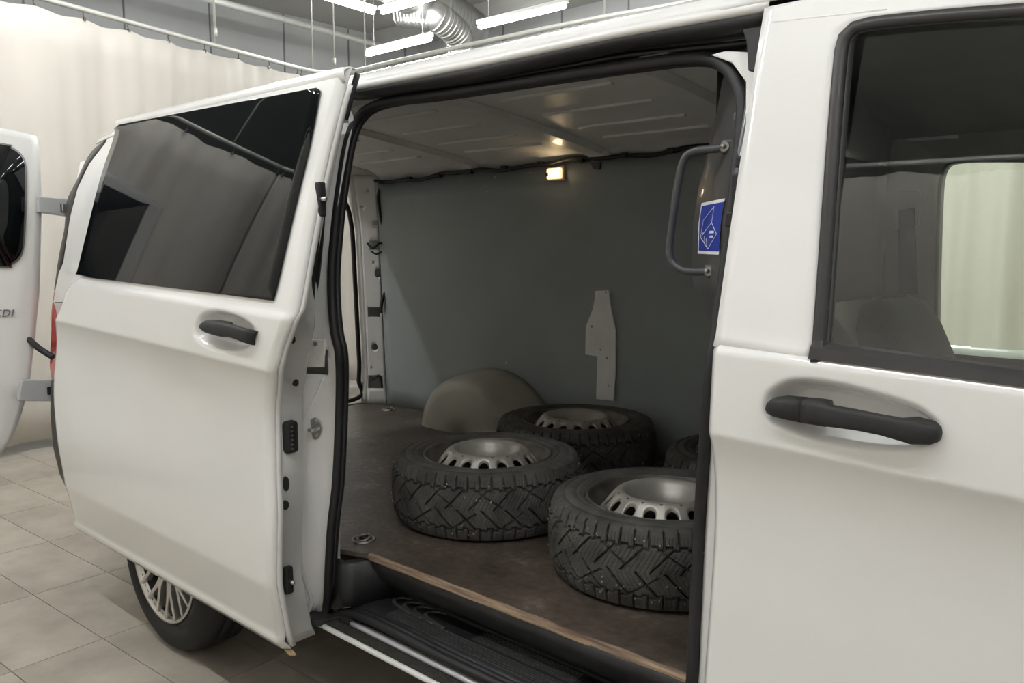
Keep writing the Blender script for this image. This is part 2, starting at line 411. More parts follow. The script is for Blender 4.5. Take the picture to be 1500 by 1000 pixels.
a1 = at(548, 18, z=zh); b1_ = at(430, -18, z=zh); a2 = at(559, 18, z=zh); b2_ = at(665, -12, z=zh)
tubelamp(a1, b1_, 'white tube lamp in front of the grey hall wall ending at the lamp corner', GRP[1])
tubelamp(a2, b2_, 'white tube lamp crossing in front of the silver spiral duct', GRP[1])
for k in range(2): tubelamp((-3.45, 1.5 - 1.82 * k, zh), (-3.45, .4 - 1.82 * k, zh), 'white tube lamp hung crosswise high above the open rear doors', 'tube lamps above the rear doors', True, True)
for k in range(5): tubelamp((-3.5 + 1.82 * k, -1.2, zt), (-2.4 + 1.82 * k, -1.2, zt), LBL[3], GRP[3], True, True)
for k in range(4): tubelamp((-2.4 + 1.82 * k, 2.5, zh), (-1.3 + 1.82 * k, 2.5, zh), LBL[4], GRP[4], True, True)

# ---- duct, pipes and hanging rods
def duct(pts, r, label, ridge=.02, step=.06, parent=None):
    P = resample(spl(pts, 10), 240); d = np.r_[0, np.cumsum(np.linalg.norm(np.diff(np.array(P), axis=0), axis=1))]
    rr = [r + (ridge if (x / step) % 1 < .18 else 0) for x in d]
    if parent: return tube('duct_branch', P, rr, FOIL, parent, 24)
    return tag(tube('air_duct', P, rr, FOIL, None, 24), label, 'duct')
dz = 4.30
dA = at(575, -30, z=dz); dB = at(640, 10, z=dz); dC = at(690, 45, z=dz)
du = duct([dA + (dA - dB) * 1.5, dA, dB, dC], .26, 'large silver spiral air duct under the hall ceiling', .012, .12)
e0 = at(640, 25, z=4.0); e1 = at(672, 72, z=3.75)
duct([e0 + np.array([-.5, -.1, .12]), e0 + np.array([-.15, -.02, .05]), e0, (e0 + e1) / 2 + np.array([.05, .1, 0]), e1], .16, '', .012, .05, du)
p0 = at(330, 5, z=4.2); p1 = at(550, 65, z=4.2)
tag(tube('ceiling_pipe', [p0 + (p0 - p1) * 1.2, p0, p1, p1 + (p1 - p0) * .2], .04, RAILM, None, 10), 'pale pipe running high along the grey hall wall', 'pipe')
for (x, y0, y1, lb) in ((490, -60, 95, 'thin white rod with a weight hanging beside the tube lamps'), (316, -60, 52, 'thin white rod hanging above the curtain behind the van')):
    b = at(x, y1, z=3.1); t = np.array([b[0], b[1], ZCEIL])
    r_ = tube('pull_rod', [t, b], .007, RAILM, None, 6); tag(r_, lb, 'rod'); tube('weight', [b + np.array([0, 0, .06]), b], .014, RAILM, r_, 8)

# ================================================================== THE VAN
van = tag(empty('van'), 'white panel van with open sliding door and open rear door', 'van')
ZF = .53
YW = 1.88           # overall width

# ---- seal loop pixels -> points on the inner flange
seal_px = [(480, 903), (480, 872), (485, 776), (493, 700), (498, 580), (497, 520), (491, 490), (487, 450), (486, 400), (490, 345), (495, 298), (505, 230), (513, 196), (524, 173), (545, 156), (584, 146), (640, 139), (783, 117), (930, 95), (1021, 85), (1058, 95), (1080, 124), (1088, 160), (1080, 250), (1070, 340), (1054, 460), (1042, 540), (1034, 639), (1026, 752), (1019, 894), (1013, 1010)]
seal3 = [S(x, y, .07) for x, y in seal_px]
seal3 += [np.array([.93, .10, .40]), np.array([.86, .105, .375]), np.array([.3, .105, .372]), np.array([-.10, .103, .378])]
sealp = spl(seal3, 6, True)
tube('door_seal', sealp, .0125, RUBBER, van, 10, True)
tube('seal_lip', [p + np.array([0, .014, 0]) + .006 * ((np.array([.45, p[1], 1.1]) - p) / np.linalg.norm(np.array([.45, p[1], 1.1]) - p)) for p in sealp], .009, RUBBER, van, 8, True)

# ---- roof outer skin
XR0, XR1 = -1.80, 2.6
def roof_sec(x):
    zt_ = 1.80; y0 = float(Yp(min(x, 1.0), 1.82))
    e = .06 * max(0, (-1.55 - x) / .45) ** 2
    P = [(y0 - .001, 1.822), (y0 + .004, 1.835), (y0 + .03, 1.855), (y0 + .08, 1.876), (.45, 1.897), (.7, 1.906), (.94, 1.91)]
    P = P + [(YW - y, z) for y, z in P[-2::-1]]
    return [np.array([x, y, z - e]) for y, z in P]
sheet('roof', [roof_sec(x) for x in np.linspace(XR0, XR1, 30)], PAINT, van, True, .004)

# ---- black upper track channel between roof edge and seal
edge_px = [(513, 134), (560, 125), (697, 99), (913, 54), (1087, 24), (1128, 16)]
band_px = [(516, 141), (560, 137), (697, 117), (913, 69), (1087, 46), (1128, 40)]
rec_px = [(520, 146), (560, 141), (697, 121), (913, 88), (1087, 74), (1120, 70)]
eA = resample([S(*p, 0.005) for p in edge_px], 30); eB = resample([S(*p, .03) for p in band_px], 30); eC = resample([S(*p, .085) for p in rec_px], 30)
sheet('track_cover', [eA, [(a + b) / 2 + np.array([0, -.004, -.002]) for a, b in zip(eA, eB)], eB, [b + np.array([0, .02, -.001]) for b in eB]], BLACK, van, True, .004)
sheet('track_recess', [[b + np.array([0, .018, .012]) for b in eB], [c + np.array([0, .02, .012]) for c in eC], eC], GLOSSB, van, True, .003)
tube('track_lip', [c * .55 + b * .45 + np.array([0, .012, 0]) for b, c in zip(eB, eC)], .007, GLOSSB, van, 8)
# roof edge gutter (white)
sheet('roof_gutter', [[p + np.array([0, 0, .022]) for p in eA], [p + np.array([0, -.006, .008]) for p in eA], [p + np.array([0, .004, -.001]) for p in eA]], PAINT, van, True, .003)
# hook-shaped black stop at the front end of the track
pl = [S(x, y, .02) for x, y in ((1086, 40), (1124, 30), (1122, 62), (1111, 72), (1107, 104), (1095, 104), (1093, 62))]
prism('track_stop', pl, (0, .05, 0), BLACK, van, .003)
# white corner jamb
pl = [S(x, y, .05) for x, y in ((1040, 80), (1062, 74), (1096, 76), (1112, 84), (1112, 180), (1092, 180), (1092, 120), (1072, 92))]
prism('jamb_corner', pl, (0, .02, 0), PAINT, van, .003)

# ---- front pillar (B) jamb
def at_z(path, z):
    P = np.array(path); i = np.argsort(P[:, 2]); P = P[i]
    return np.array([np.interp(z, P[:, 2], P[:, k]) for k in range(3)])
sB = [p for p, q in zip(seal3, seal_px) if q[0] > 1010 and q[1] > 150]
zs = np.linspace(.36, 1.72, 28)
rowsB = []
for f in np.linspace(0, 1, 5):
    r_ = []
    for z in zs:
        a = at_z(sB, z); b = np.array([1.045, float(Yp(1.04, z)) + .012, z]); r_.append(a * (1 - f) + b * f + np.array([0, .012 * (1 - f), 0]))
    rowsB.append(r_)
sheet('pillar_jamb', rowsB, JAMB, van, True, .003)
for (x, y, h) in ((1088, 238, 16), (1082, 285, 60), (1074, 322, 22)):
    box('latch_block', S(x, y, .05), (.016, .03, h / 830), BLACK, van, .003)

# ---- C pillar jamb with its fittings
sC = [p for p, q in zip(seal3, seal_px) if q[0] < 530 and q[1] > 165]
zs = np.linspace(.345, 1.74, 40)
def jamb(z, f):
    a = at_z(sC, z); b = np.array([-.27, float(Yp(-.25, z)) + .015, z])
    p = a * (1 - f) + b * f
    p[1] += .018 * math.sin(math.pi * f)
    return p
jp = sheet('jamb_panel', [[jamb(z, f) for z in zs] for f in np.linspace(-.06, 1, 12)], JAMB, van, True, .003)
def onj(px, py, lift=0.):
    d = ray(px, py); best = None
    t0 = None
    for t in np.linspace(1.4, 3.2, 3000):
        p = CAM + d * t
        if .34 < p[2] < 1.75:
            a = at_z(sC, p[2]); f = (a[0] - p[0]) / (a[0] + .27)
            if -.1 < f < 1.3:
                q = jamb(p[2], f)
                if p[1] >= q[1] - lift: return p
    return S(px, py, .04)
# inner face of the pillar, closing its cavity towards the load space
sheet('pillar_inner_panel', [[at_z(sC, z) + np.array([-.012, .016, 0]) for z in zs], [np.array([-.20, float(Yp(-.2, z)) + .115 - .052 * float(sst(1.1, 1.45, z)), z]) for z in zs], [np.array([-.345, float(Yp(-.34, z)) + .10 - .045 * float(sst(1.1, 1.45, z)), z]) for z in zs], [np.array([-.36, float(Yp(-.34, z)) + .040, z]) for z in zs]], JAMB, van, True, .003)
# bracket plate + screw + slot
nJ = np.array([.36, -.93, 0])
pl = [onj(x, y, .010) for x, y in ((440, 496), (477, 497), (474, 538), (440, 538))]; prism('bracket_plate', pl, -nJ * .006, JAMB, van, .003)
pl = [onj(x, y, .002) for x, y in ((440, 516), (480, 512), (480, 549), (440, 547))]; cut(jp, [prism_geo([p + nJ * .012 for p in pl], -nJ * .03)])
disc_on('screw', onj(463, 503, .012), nJ, .0065, .0065, .005, CHROME, van)
# striker
sp = onj(463, 627, .002)
st = disc_on('striker_plate', sp, nJ, .021, .031, .005, CHROME, van)
for dz_ in (-.021, .021): disc_on('striker_screw', sp + nJ * .004 + np.array([0, 0, dz_]), nJ, .007, .007, .006, CHROME, st)
tube('striker_loop', spl([sp + np.array([-.008, 0, -.006]) + nJ * .003, sp + nJ * .028 + np.array([-.006, 0, 0]), sp + nJ * .028 + np.array([.012, 0, 0]), sp + np.array([.018, 0, .004]) + nJ * .003], 6), .0045, CHROME, st, 8)
# black upper roller arm and its slot
pl = [onj(x, y, .003) for x, y in ((478, 246), (482, 252), (478, 300), (467, 420), (462, 452), (448, 482), (440, 486), (446, 420), (456, 330), (470, 262))]
prism('roller_slot', pl, -nJ * .006, BLACK, van, .002)
tube('roller_arm', [onj(x, y, .012) for x, y in ((474, 262), (466, 320), (460, 380), (455, 440))], .010, BLACK, van, 8)
# upper white corner piece
pl = [onj(x, y, .012) for x, y in ((497, 146), (512, 138), (516, 148), (512, 160), (518, 176), (512, 182), (503, 165))]
prism('corner_gusset', pl, -nJ * .01, JAMB, van, .003)
# raised rib on the pillar
tube('jamb_rib', spl([onj(x, y, .004) for x, y in ((430, 735), (434, 790), (444, 840), (456, 878), (452, 896))], 5), .006, JAMB, van, 8)
tube('jamb_rib', spl([onj(x, y, .001) for x, y in ((474, 552), (462, 580), (446, 612), (436, 650))], 5), .003, JAMB, van, 8)
pl = [at(x, y, z=.335) for x, y in ((425, 908), (460, 903), (500, 912), (472, 918), (424, 915))]
prism('sill_bracket', pl, (0, 0, .02), BLACK, van, .003)
tube('roller_bolt', [onj(430, 905, .03), onj(462, 899, .02)], .007, BLACK, van, 8)

# ---- sill and step
xs = np.linspace(-.22, 1.03, 26)
def strip(name, yz, m, x0=-.22, x1=1.03, th=.003, n=26):
    return sheet(name, [[np.array([x, y, z]) for x in np.linspace(x0, x1, n)] for y, z in yz], m, van, True, th)
strip('sill_edge', [(.052, .328), (.0455, .332), (.0465, .339), (.053, .342)], PAINT)
strip('sill_carpet', [(.054, .342), (.062, .346), (.078, .348), (.088, .345)], mat('sill_felt', (.030, .027, .022), .9, var=.5, scale=160, bump=.8, bscale=300))
strip('sill_metal_strip', [(.094, .344), (.096, .351), (.111, .353), (.113, .346)], STRAP, -.13)
strip('sill_gasket', [(.113, .343), (.118, .352), (.128, .353), (.135, .347)], RUBBER)
xe0, xe1 = -.155, .96
strip('step_riser', [(.172, .518), (.177, .488), (.198, .448), (.236, .414), (.262, .394)], STEPP, xe0, xe1)
step = strip('step_tread', [(.264, .392), (.140, .388), (.128, .386), (.119, .378), (.117, .35)], STEPP, xe0, xe1)
for k, y in enumerate(np.linspace(.140, .182, 6)): box('tread_rib', ((xe0 + xe1) / 2 + .05, y, .391), (.96, .0042, .005), STEPR, step, .001)
for k in range(4):       # curved grip ribs at the rear end of the tread
    x0 = -.03 + .045 * k
    tube('grip_rib', spl([(x0 - .01, .256, .3925), (x0 - .05, .236, .3925), (x0 - .04, .206, .3915), (x0 + .05, .190, .391)], 6), .0075, STEPR, step, 6, flat=.5)
box('tread_pad', (.42, .222, .3918), (.34, .052, .004), STEPP, step, .002)
for y in np.linspace(.202, .242, 7): box('pad_rib', (.42, y, .3945), (.32, .0032, .003), STEPR, step)
# step end box at the C pillar
pl = [(xe0 - .06, .085, .36), (xe0 + .02, .085, .36), (xe0 + .03, .175, .36), (xe0 + .05, .24, .36), (xe0 - .06, .24, .36)]
sheet('step_end_cap', [[np.array(p) for p in [(xe0 - .07, .10, .36), (xe0 + .005, .105, .388), (xe0 + .022, .13, .388), (xe0 + .035, .18, .39), (xe0 + .06, .24, .39), (xe0 + .11, .262, .39)]],
                       [np.array(p) for p in [(xe0 - .07, .10, .50), (xe0 - .012, .105, .50), (xe0 + .005, .13, .50), (xe0 + .016, .17, .503), (xe0 + .03, .18, .505), (xe0 + .06, .18, .505)]],
                       [np.array(p) for p in [(xe0 - .07, .11, .513), (xe0 - .02, .115, .513), (xe0 - .01, .14, .513), (xe0 + .005, .175, .514), (xe0 + .02, .184, .515), (xe0 + .05, .184, .515)]]], STEPP, van, True, .003)

# ---- cargo floor
fp = [(-1.98, .12), (-.25, .12), (-.22, .135), (-.135, .164), (.0, .166), (.95, .178), (.95, 1.66), (-1.98, 1.66)]
prism('cargo_floor', [(x, y, ZF - .014) for x, y in fp], (0, 0, .014), PLY, van)
sheet('floor_edge', [[np.array([x, .1625 + .0135 * (x + .13) / 1.08 - .002 + .0008 * math.sin(40 * x), z]) for x in np.linspace(-.13, .95, 60)] for z in (ZF - .0145, ZF - .007, ZF - .002)] +
      [[np.array([x, .166 + .0135 * (x + .13) / 1.08 + .0012 * math.sin(31 * x + 1) , ZF + .0012]) for x in np.linspace(-.13, .95, 60)],
       [np.array([x, .1745 + .0135 * (x + .13) / 1.08 + .0015 * math.sin(53 * x), ZF + .001]) for x in np.linspace(-.13, .95, 60)]], EDGEW, van, True)
box('floor_substructure', (-.5, .95, .44), (2.9, 1.4, .13), BLACK, van)
# lashing rings
for (px, py, r) in ((533, 790, .030), (570, 600, .028)):
    c = at(px, py, z=ZF)
    lr = lathe('lashing_ring', [(r + .007, .0005), (r + .006, .004), (r, .005), (r - .003, .001), (r * .8, -.004), (.0, -.005)], ZINCD, van, 28, c)
    tube('ring_loop', [c + np.array([r * .62 * math.cos(t), r * .62 * math.sin(t), .006 + .004 * math.sin(t)]) for t in np.linspace(0, 2 * math.pi, 20, endpoint=False)], .0045, ZINCD, lr, 8, True)
    box('ring_bar', c + np.array([0, 0, .004]), (r * 1.5, .009, .006), mat('ring_dark', (.05, .045, .04), .5, metal=.6), lr, .002)

# ---- left inner lining, wheel arch cover, plate
def ywl(z): return 1.645 - .045 * ((z - ZF) / 1.2)
def onw(px, py, off=0.):
    d = ray(px, py); t = (1.62 - CAM[1]) / d[1]
    for _ in range(30):
        p = CAM + d * t; t = (ywl(p[2]) - off - CAM[1]) / d[1]
    return CAM + d * t
wt = [onw(560, 268), onw(700, 252), onw(830, 238), onw(990, 222), onw(1100, 211)]
xw = np.linspace(-1.86, .72, 40)
wtx = np.array(wt)
def ztop(x): return np.interp(x, wtx[:, 0], wtx[:, 2])
def xend(z): return float(np.interp(z, [.53, .78, 1.0, 1.1, 1.3, 1.8], [.905, .905, .815, .775, .73, .72]))
def lp_(x, f):
    z = ZF + (float(ztop(min(x, .7))) - ZF) * f
    x2 = x if x < .5 else .5 + (x - .5) * (xend(z) - .5) / .22
    return np.array([x2, ywl(z), z])
sheet('lining_board', [[lp_(x, f) for x in xw] for f in np.linspace(0, 1, 14)], LINER, van, True, .006, off=1)
# wavy black cable along the top edge
rs = np.random.default_rng(8)
cab = [np.array([x, ywl(ztop(x)) - .012, ztop(x) + .004 + .007 * math.sin(9 * x) + .004 * math.sin(23 * x + 1)]) for x in np.linspace(-1.86, .70, 90)]
tube('edge_cable', cab, .009, RUBBER, van, 8)
for x in np.arange(-1.8, .6, .22): box('cable_clip', (x, ywl(ztop(x)) - .013, ztop(x) + .004), (.03, .024, .02), BLACK, van, .003)
for (px, py) in ((627, 270), (674, 264), (725, 259), (777, 253), (714, 280), (742, 531), (573, 512)):
    disc_on('rivet', onw(px, py, .0), (0, -1, 0), .005, .005, .003, STRAP, van, n=10)
# arch cover
ac = np.array([-1.01, 0, ZF - .02]); arx, arz = .35, .305
rows = []
for k, (yy, sc) in enumerate([(0, 1.0), (-.05, .99), (-.15, .965), (-.20, .935), (-.232, .86), (-.248, .72), (-.252, .4), (-.253, .02)]):
    row = []
    for t in np.linspace(0, math.pi, 30):
        p = ac + np.array([arx * math.cos(t) * sc, 1.64 + yy, arz * math.sin(t) * sc]); 
        p[1] = 1.645 - .045 * ((p[2] - ZF) / 1.2) + yy
        row.append(p)
    rows.append(row)
sheet('wheel_arch_cover', rows, ARCH, van, True, .003)
# pillar plate seen through a cut in the lining
pp = [(873, 426), (893, 425), (895, 440), (896, 455), (903, 485), (904, 500), (901, 540), (901, 587), (874, 584), (876, 522), (858, 519), (859, 478), (869, 453), (872, 437)]
plv = prism('pillar_plate', [onw(x, y, .001) for x, y in pp], (0, -.006, 0), PLATE, van, .0025)
fold = [(893, 430), (897, 455), (903, 485), (903, 540), (900, 586), (892, 585), (893, 530), (890, 470)]
pfold = prism('plate_fold', [onw(x, y, .006) for x, y in fold], (0, -.007, 0), PLATE, plv, .003)
holes = [oval_geo(onw(px, py, .006), (0, -1, 0), .0055, .0055, .0125, 12) for (px, py) in ((888, 428), (867, 478), (880, 512), (889, 524), (892, 564))]
cut(plv, holes); cut(pfold, holes)
# small scuff and bracket under the roof
pl = [onw(x, y, .0) for x, y in ((866, 239), (882, 237), (880, 248), (872, 248))]; prism('cable_bracket', pl, (0, -.01, 0), BULK, van, .002)

# ---- interior roof skin, bows and beads
def zroof(y):
    return np.interp(y, [.15, .22, .35, .6, .75, .94, 1.1, 1.39, 1.57, 1.61, 1.66], [1.765, 1.80, 1.845, 1.882, 1.890, 1.878, 1.858, 1.824, 1.796, 1.77, 1.735])
ysr = np.linspace(.255, 1.66, 40)
sheet('roof_inner_skin', [[np.array([x, y, zroof(y)]) for x in np.linspace(-1.95, .95, 30)] for y in ysr], INNER, van, True, .003, off=1)
def bow(x0, x1, wd, dp, name='roof_bow'):
    rows = []
    for y in np.linspace(.27, 1.61, 34):
        xc = x0 + (x1 - x0) * (y - .17) / 1.44; z = zroof(y)
        rows.append([np.array([xc - wd / 2 - .02, y, z - .001]), np.array([xc - wd / 2, y, z - dp]), np.array([xc + wd / 2, y, z - dp]), np.array([xc + wd / 2 + .02, y, z - .001])])
    o = sheet(name, rows, INNER, van, False, .002); return o
bow(-.40, -.40, .075, .022); bow(-1.16, -1.16, .075, .022); bow(.36, .36, .07, .022)
for (x0, x1) in ((-1.80, -1.28), (-1.03, -.53), (-.27, .24)):
    for y in (.40, .62, .84, 1.06, 1.26, 1.42):
        ln = [np.array([x, y, zroof(y) - .0015]) for x in np.linspace(x0 + .03, x1 - .03 , 12)]
        tube('roof_bead', ln, .010, INNER, van, 8, flat=.7)

# ---- cargo lamp
lp = onw(812, 254, .02)
ln = empty('cargo_lamp'); ln.location = lp; ln.parent = van
lens = emis('lamp_lens', (1.0, .55, .26), .8)
box('lamp_bezel', (0, .012, 0), (.098, .012, .062), mat('lamp_bezel', (.5, .40, .33), .4), ln, .006)
box('lamp_lens', (.0, .0, 0), (.080, .016, .046), lens, ln, .007)
box('bulb', (.012, -.012, .003), (.04, .012, .018), emis('bulb_glow', (1., .75, .42), 12.), ln, .004)
box('lamp_switch', (-.034, -.009, -.004), (.012, .006, .014), BLACK, ln, .002)

# ---- rear opening: left D pillar
dp0 = onw(560, 268); xD = -1.865
def dpil(u, z):           # u 0 at lining, 1 at rear opening edge
    yw_ = ywl(z)
    flare = .06 * sst(1.45, 1.74, z) + .03 * sst(.75, .55, z)
    return np.array([xD - .012 - .125 * u, yw_ - (.066 + .7 * flare) * u, z])
def dpt(x_, z_):
    return dpil(x_, z_)
def ond(px, py, lift=0):
    d = ray(px, py)
    for t in np.linspace(2.8, 5.4, 4000):
        p = CAM + d * t; u = (xD - .012 - p[0]) / .125
        if -.3 < u < 1.6 and p[1] >= dpil(u, p[2])[1] - lift: return p
    return at(px, py, x=-1.95)
zD = np.linspace(ZF, 1.775, 40)
rpil = sheet('rear_pillar', [[dpil(u, z) for z in zD] for u in np.linspace(-.05, .66, 10)], JAMB, van, True, .003)
sheet('rear_pillar_flange', [[dpil(.66, z) for z in zD], [dpil(1.0, z) + np.array([0, .018, 0]) for z in zD]], PAINT, van, True, .003)
nd = np.array([.5, -.86, 0])
cutters = []
for (px, py, rx, rz, nm) in ((539, 280, .010, .010, 'pillar_hole'), (554, 326, .033, .014, 'pillar_slot'), (551, 359, .040, .024, 'pillar_slot'), (554, 400, .022, .024, 'pillar_hole'), (548, 457, .036, .026, 'pillar_slot'), (549, 508, .018, .017, 'pillar_hole'), (550, 559, .042, .036, 'pillar_slot'), (544, 538, .006, .006, 'pillar_hole'), (530, 302, .012, .005, 'pillar_hole'), (547, 384, .006, .008, 'pillar_hole')):
    P = ond(px, py, .004)
    if nm == 'pillar_hole': cutters.append(oval_geo(P, nd, rx, rz, .03))
    else: cutters.append(box_geo(P, (rx * 2, .06, rz * 2), np.array([[.86, .5, 0], [-.5, .86, 0], [0, 0, 1]])))
cut(rpil, cutters)
sheet('rear_pillar_return', [[dpil(1.0, z) + np.array([0, .018, 0]) for z in zD], [np.array([-2.0, YW - float(Yp(-2.0, z)) - .003, z]) for z in zD]], PAINT, van, True, .003)
tube('pillar_cable', spl([ond(x, y, .028) for x, y in ((600, 270), (572, 271), (558, 276), (554, 290), (558, 320), (565, 352), (567, 400), (566, 420), (560, 440), (558, 458))], 6), .008, RUBBER, van, 8)
tube('pillar_cable', spl([ond(x, y, .028) for x, y in ((538, 356), (546, 363), (556, 356), (566, 358))], 5), .006, RUBBER, van, 8)
tube('pillar_cable', spl([ond(x, y, .028) for x, y in ((544, 368), (552, 372), (562, 366))], 5), .005, RUBBER, van, 8)
tube('pillar_cable', spl([ond(x, y, .028) for x, y in ((545, 556), (556, 550), (560, 568))], 5), .006, RUBBER, van, 8)
# rear door seal around the rear opening
def rs_pt(z): return dpil(1.02, z) + np.array([0, .0, 0])
rp = [np.array([xD - .19, .30, ZF + .01]), np.array([xD - .19, 1.2, ZF + .01])] + [rs_pt(z) for z in np.linspace(ZF + .03, 1.60, 12)] + [rs_pt(1.66) + np.array([0, -.03, 0]), rs_pt(1.695) + np.array([0, -.10, 0]), np.array([xD - .19, .94, 1.715]), np.array([xD - .19, .42, 1.69]), np.array([xD - .19, .33, 1.6])] + [np.array([xD - .19, .30, z]) for z in (1.3, .9)]
tube('rear_door_seal', spl(rp, 6, True), .013, RUBBER, van, 8, True)
# rear header and rear sill
sheet('rear_header', [[np.array([xD - .0, y, zroof(y) - .004]) for y in ysr], [np.array([xD - .10, y, min(zroof(y) - .02, 1.79)]) for y in ysr], [np.array([xD - .19, y, 1.72 - .25 * max(0, y - 1.45, .40 - y)]) for y in ysr]], JAMB, van, True, .004)
# right inner quarter panel (inside of the wall beside the sliding door)
sheet('quarter_inner_panel', [[np.array([x, float(Yp(x, z)) + .045, z]) for x in np.linspace(-2.03, -.34, 8)] for z in np.linspace(.5, 1.75, 8)], INNER, van, True, .004)

# ---- outer quarter panel behind the sliding door
q_px = [(157, 206), (130, 241), (113.5, 276), (103, 317), (89, 392), (81, 424), (81, 450), (83, 500), (83, 557)]
qe = [S(*p) for p in q_px]
qz = np.array([p[2] for p in qe])[::-1]; qx = np.array([p[0] for p in qe])[::-1]
def xq(z): return float(np.interp(z, qz, qx))
rows = []
zl = np.linspace(.31, 1.822, 64)
for z in zl:
    rows.append([np.array([x, float(Yp(x, z)), z]) for x in np.linspace(xq(z), -.25, 60)])
V = [p for r in rows for p in r]; Fc = []
for i in range(63):
    for j in range(59):
        c = (V[i * 60 + j] + V[(i + 1) * 60 + j + 1]) / 2
        if math.hypot(c[0] + 1.06, c[2] - .34) < .40 or (c[2] < .83 and c[0] < -1.55): continue
        Fc.append((i * 60 + j, i * 60 + j + 1, (i + 1) * 60 + j + 1, (i + 1) * 60 + j))
qp = mesh('quarter_panel', V, Fc, PAINT, van, True)
tube('arch_lip', [np.array([-1.06 + .395 * math.cos(t), float(Yp(-1, .34 + .395 * math.sin(t))) + .004, .34 + .395 * math.sin(t)]) for t in np.linspace(-.1, math.pi + .1, 30)], .010, PAINT, van, 6)
sheet('arch_liner', [[np.array([-1.06 + r * math.cos(t), yy, .36 + r * math.sin(t)]) for t in np.linspace(-.1, math.pi + .1, 30)] for r, yy in ((.40, .03), (.42, .30), (.10, .34))], BLACK, van, True, .003)
# dark strip along the rear edge
d_px = [(157, 204), (132, 225), (111, 268), (98, 295), (95, 333), (86.5, 376), (79.5, 425)]
de = resample(spl([S(*p, .03) for p in d_px], 5), 24); dq = resample(spl([S(*p, .002) for p in [(158, 206)] + q_px[1:6]], 5), 24)
sheet('rear_edge_trim', [dq, de, [p + np.array([.03, .03, 0]) for p in de]], BUMP, van, True, .004)
for yy in (443, 484):
    a = S(81, yy, -.001); b = S(92, yy, -.001); tube('panel_gap', [a, b], .002, BLACK, van, 5)
# tail lamp
tl = [(79, 424), (83, 428), (84, 500), (84, 558), (75, 557), (72.5, 540), (72, 518), (75, 490), (73, 465), (76.5, 445)]
lamp = prism('tail_lamp', [S(x, y, .004) for x, y in tl], (-.01, .11, 0), REDL, van, .006)
prism('indicator_lens', [S(x, y, .002) for x, y in ((73.5, 512), (79, 508), (79, 526), (72.5, 528))], (0, .02, 0), mat('clear_lens', (.75, .6, .58), .1, coat=1), lamp, .002)
prism('reflector', [S(x, y, .001) for x, y in ((74, 508), (80, 498), (80, 508))], (0, .02, 0), mat('deep_red', (.28, .01, .015), .15, coat=1), lamp)
# rear bumper
bp_plan = [(-1.60, .004), (-1.80, -.006), (-2.0, -.006), (-2.065, .02), (-2.105, .08), (-2.12, .12), (-2.14, .4), (-2.15, .94), (-2.14, 1.48), (-2.11, 1.76), (-2.05, 1.85), (-1.8, 1.885)]
rows = []
for z, ins in ((.845, .012), (.84, .0), (.70, -.012), (.56, -.010), (.44, .012), (.36, .045), (.335, .07)):
    r_ = []
    for x, y in bp_plan:
        n_ = np.array([x + .9, (y - .94) * .9]); n_ /= np.linalg.norm(n_)
        if y > .1: z_ = min(z, .50 + .02 * ins)
        else: z_ = z
        r_.append(np.array([x - n_[0] * ins, y - n_[1] * ins * (1 if y > .3 or x < -1.95 else .5), z_]))
    rows.append([np.array(p) for p in spl(r_, 4)])
sheet('rear_bumper', rows, BUMP, van, True, .004)

# ---- left outer side with cab window opening
def left_out(x, z): return np.array([x, YW - float(Yp(min(x, 1.6), z)), z])
sheet('left_side_panel', [[left_out(x, z) for x in np.linspace(-2.0, .79, 24)] for z in np.linspace(.31, 1.822, 30)], PAINT, van, True, .004)
wz0, wz1 = 1.06, 1.66
sheet('left_door_panel', [[left_out(x, z) for x in np.linspace(.79, 2.5, 20)] for z in np.linspace(.31, wz0, 16)], PAINT, van, True, .004)
sheet('left_door_header', [[left_out(x, z) for x in np.linspace(.79, 2.5, 20)] for z in np.linspace(wz1 + .02, 1.822, 6)], PAINT, van, True, .004)

# ---- bulkhead behind the cab
plan = spl([(1.0, .095), (.985, .105), (.93, .17), (.80, .325), (.745, .42), (.71, .55), (.70, .75), (.70, 1.645)], 6)
bz = [(.53, .19), (.78, .19), (1.0, .10), (1.1, .06), (1.22, .05), (1.29, .024), (1.315, .004), (1.34, 0), (1.45, 0), (1.53, .012), (1.62, .035), (1.68, .05), (1.74, .06), (1.83, .09)]
def bdx(z): return float(np.interp(z, [b[0] for b in bz], [b[1] for b in bz]))
def bk(i, z):
    p = plan[i]; wgt = sst(.0, 12, i) * 1.0
    lean = max(0., z - 1.25) * .16 * (1 - sst(0, 18, i)) if i < 18 else 0
    return np.array([min(p[0] + bdx(z) * wgt + lean * .35, .995), max(p[1] + lean * .55, float(Yp(1., z)) + .055), z])
sheet('bulkhead', [[bk(i, z) for i in range(len(plan))] for z in [b[0] for b in bz]], BULK, van, True, .004)
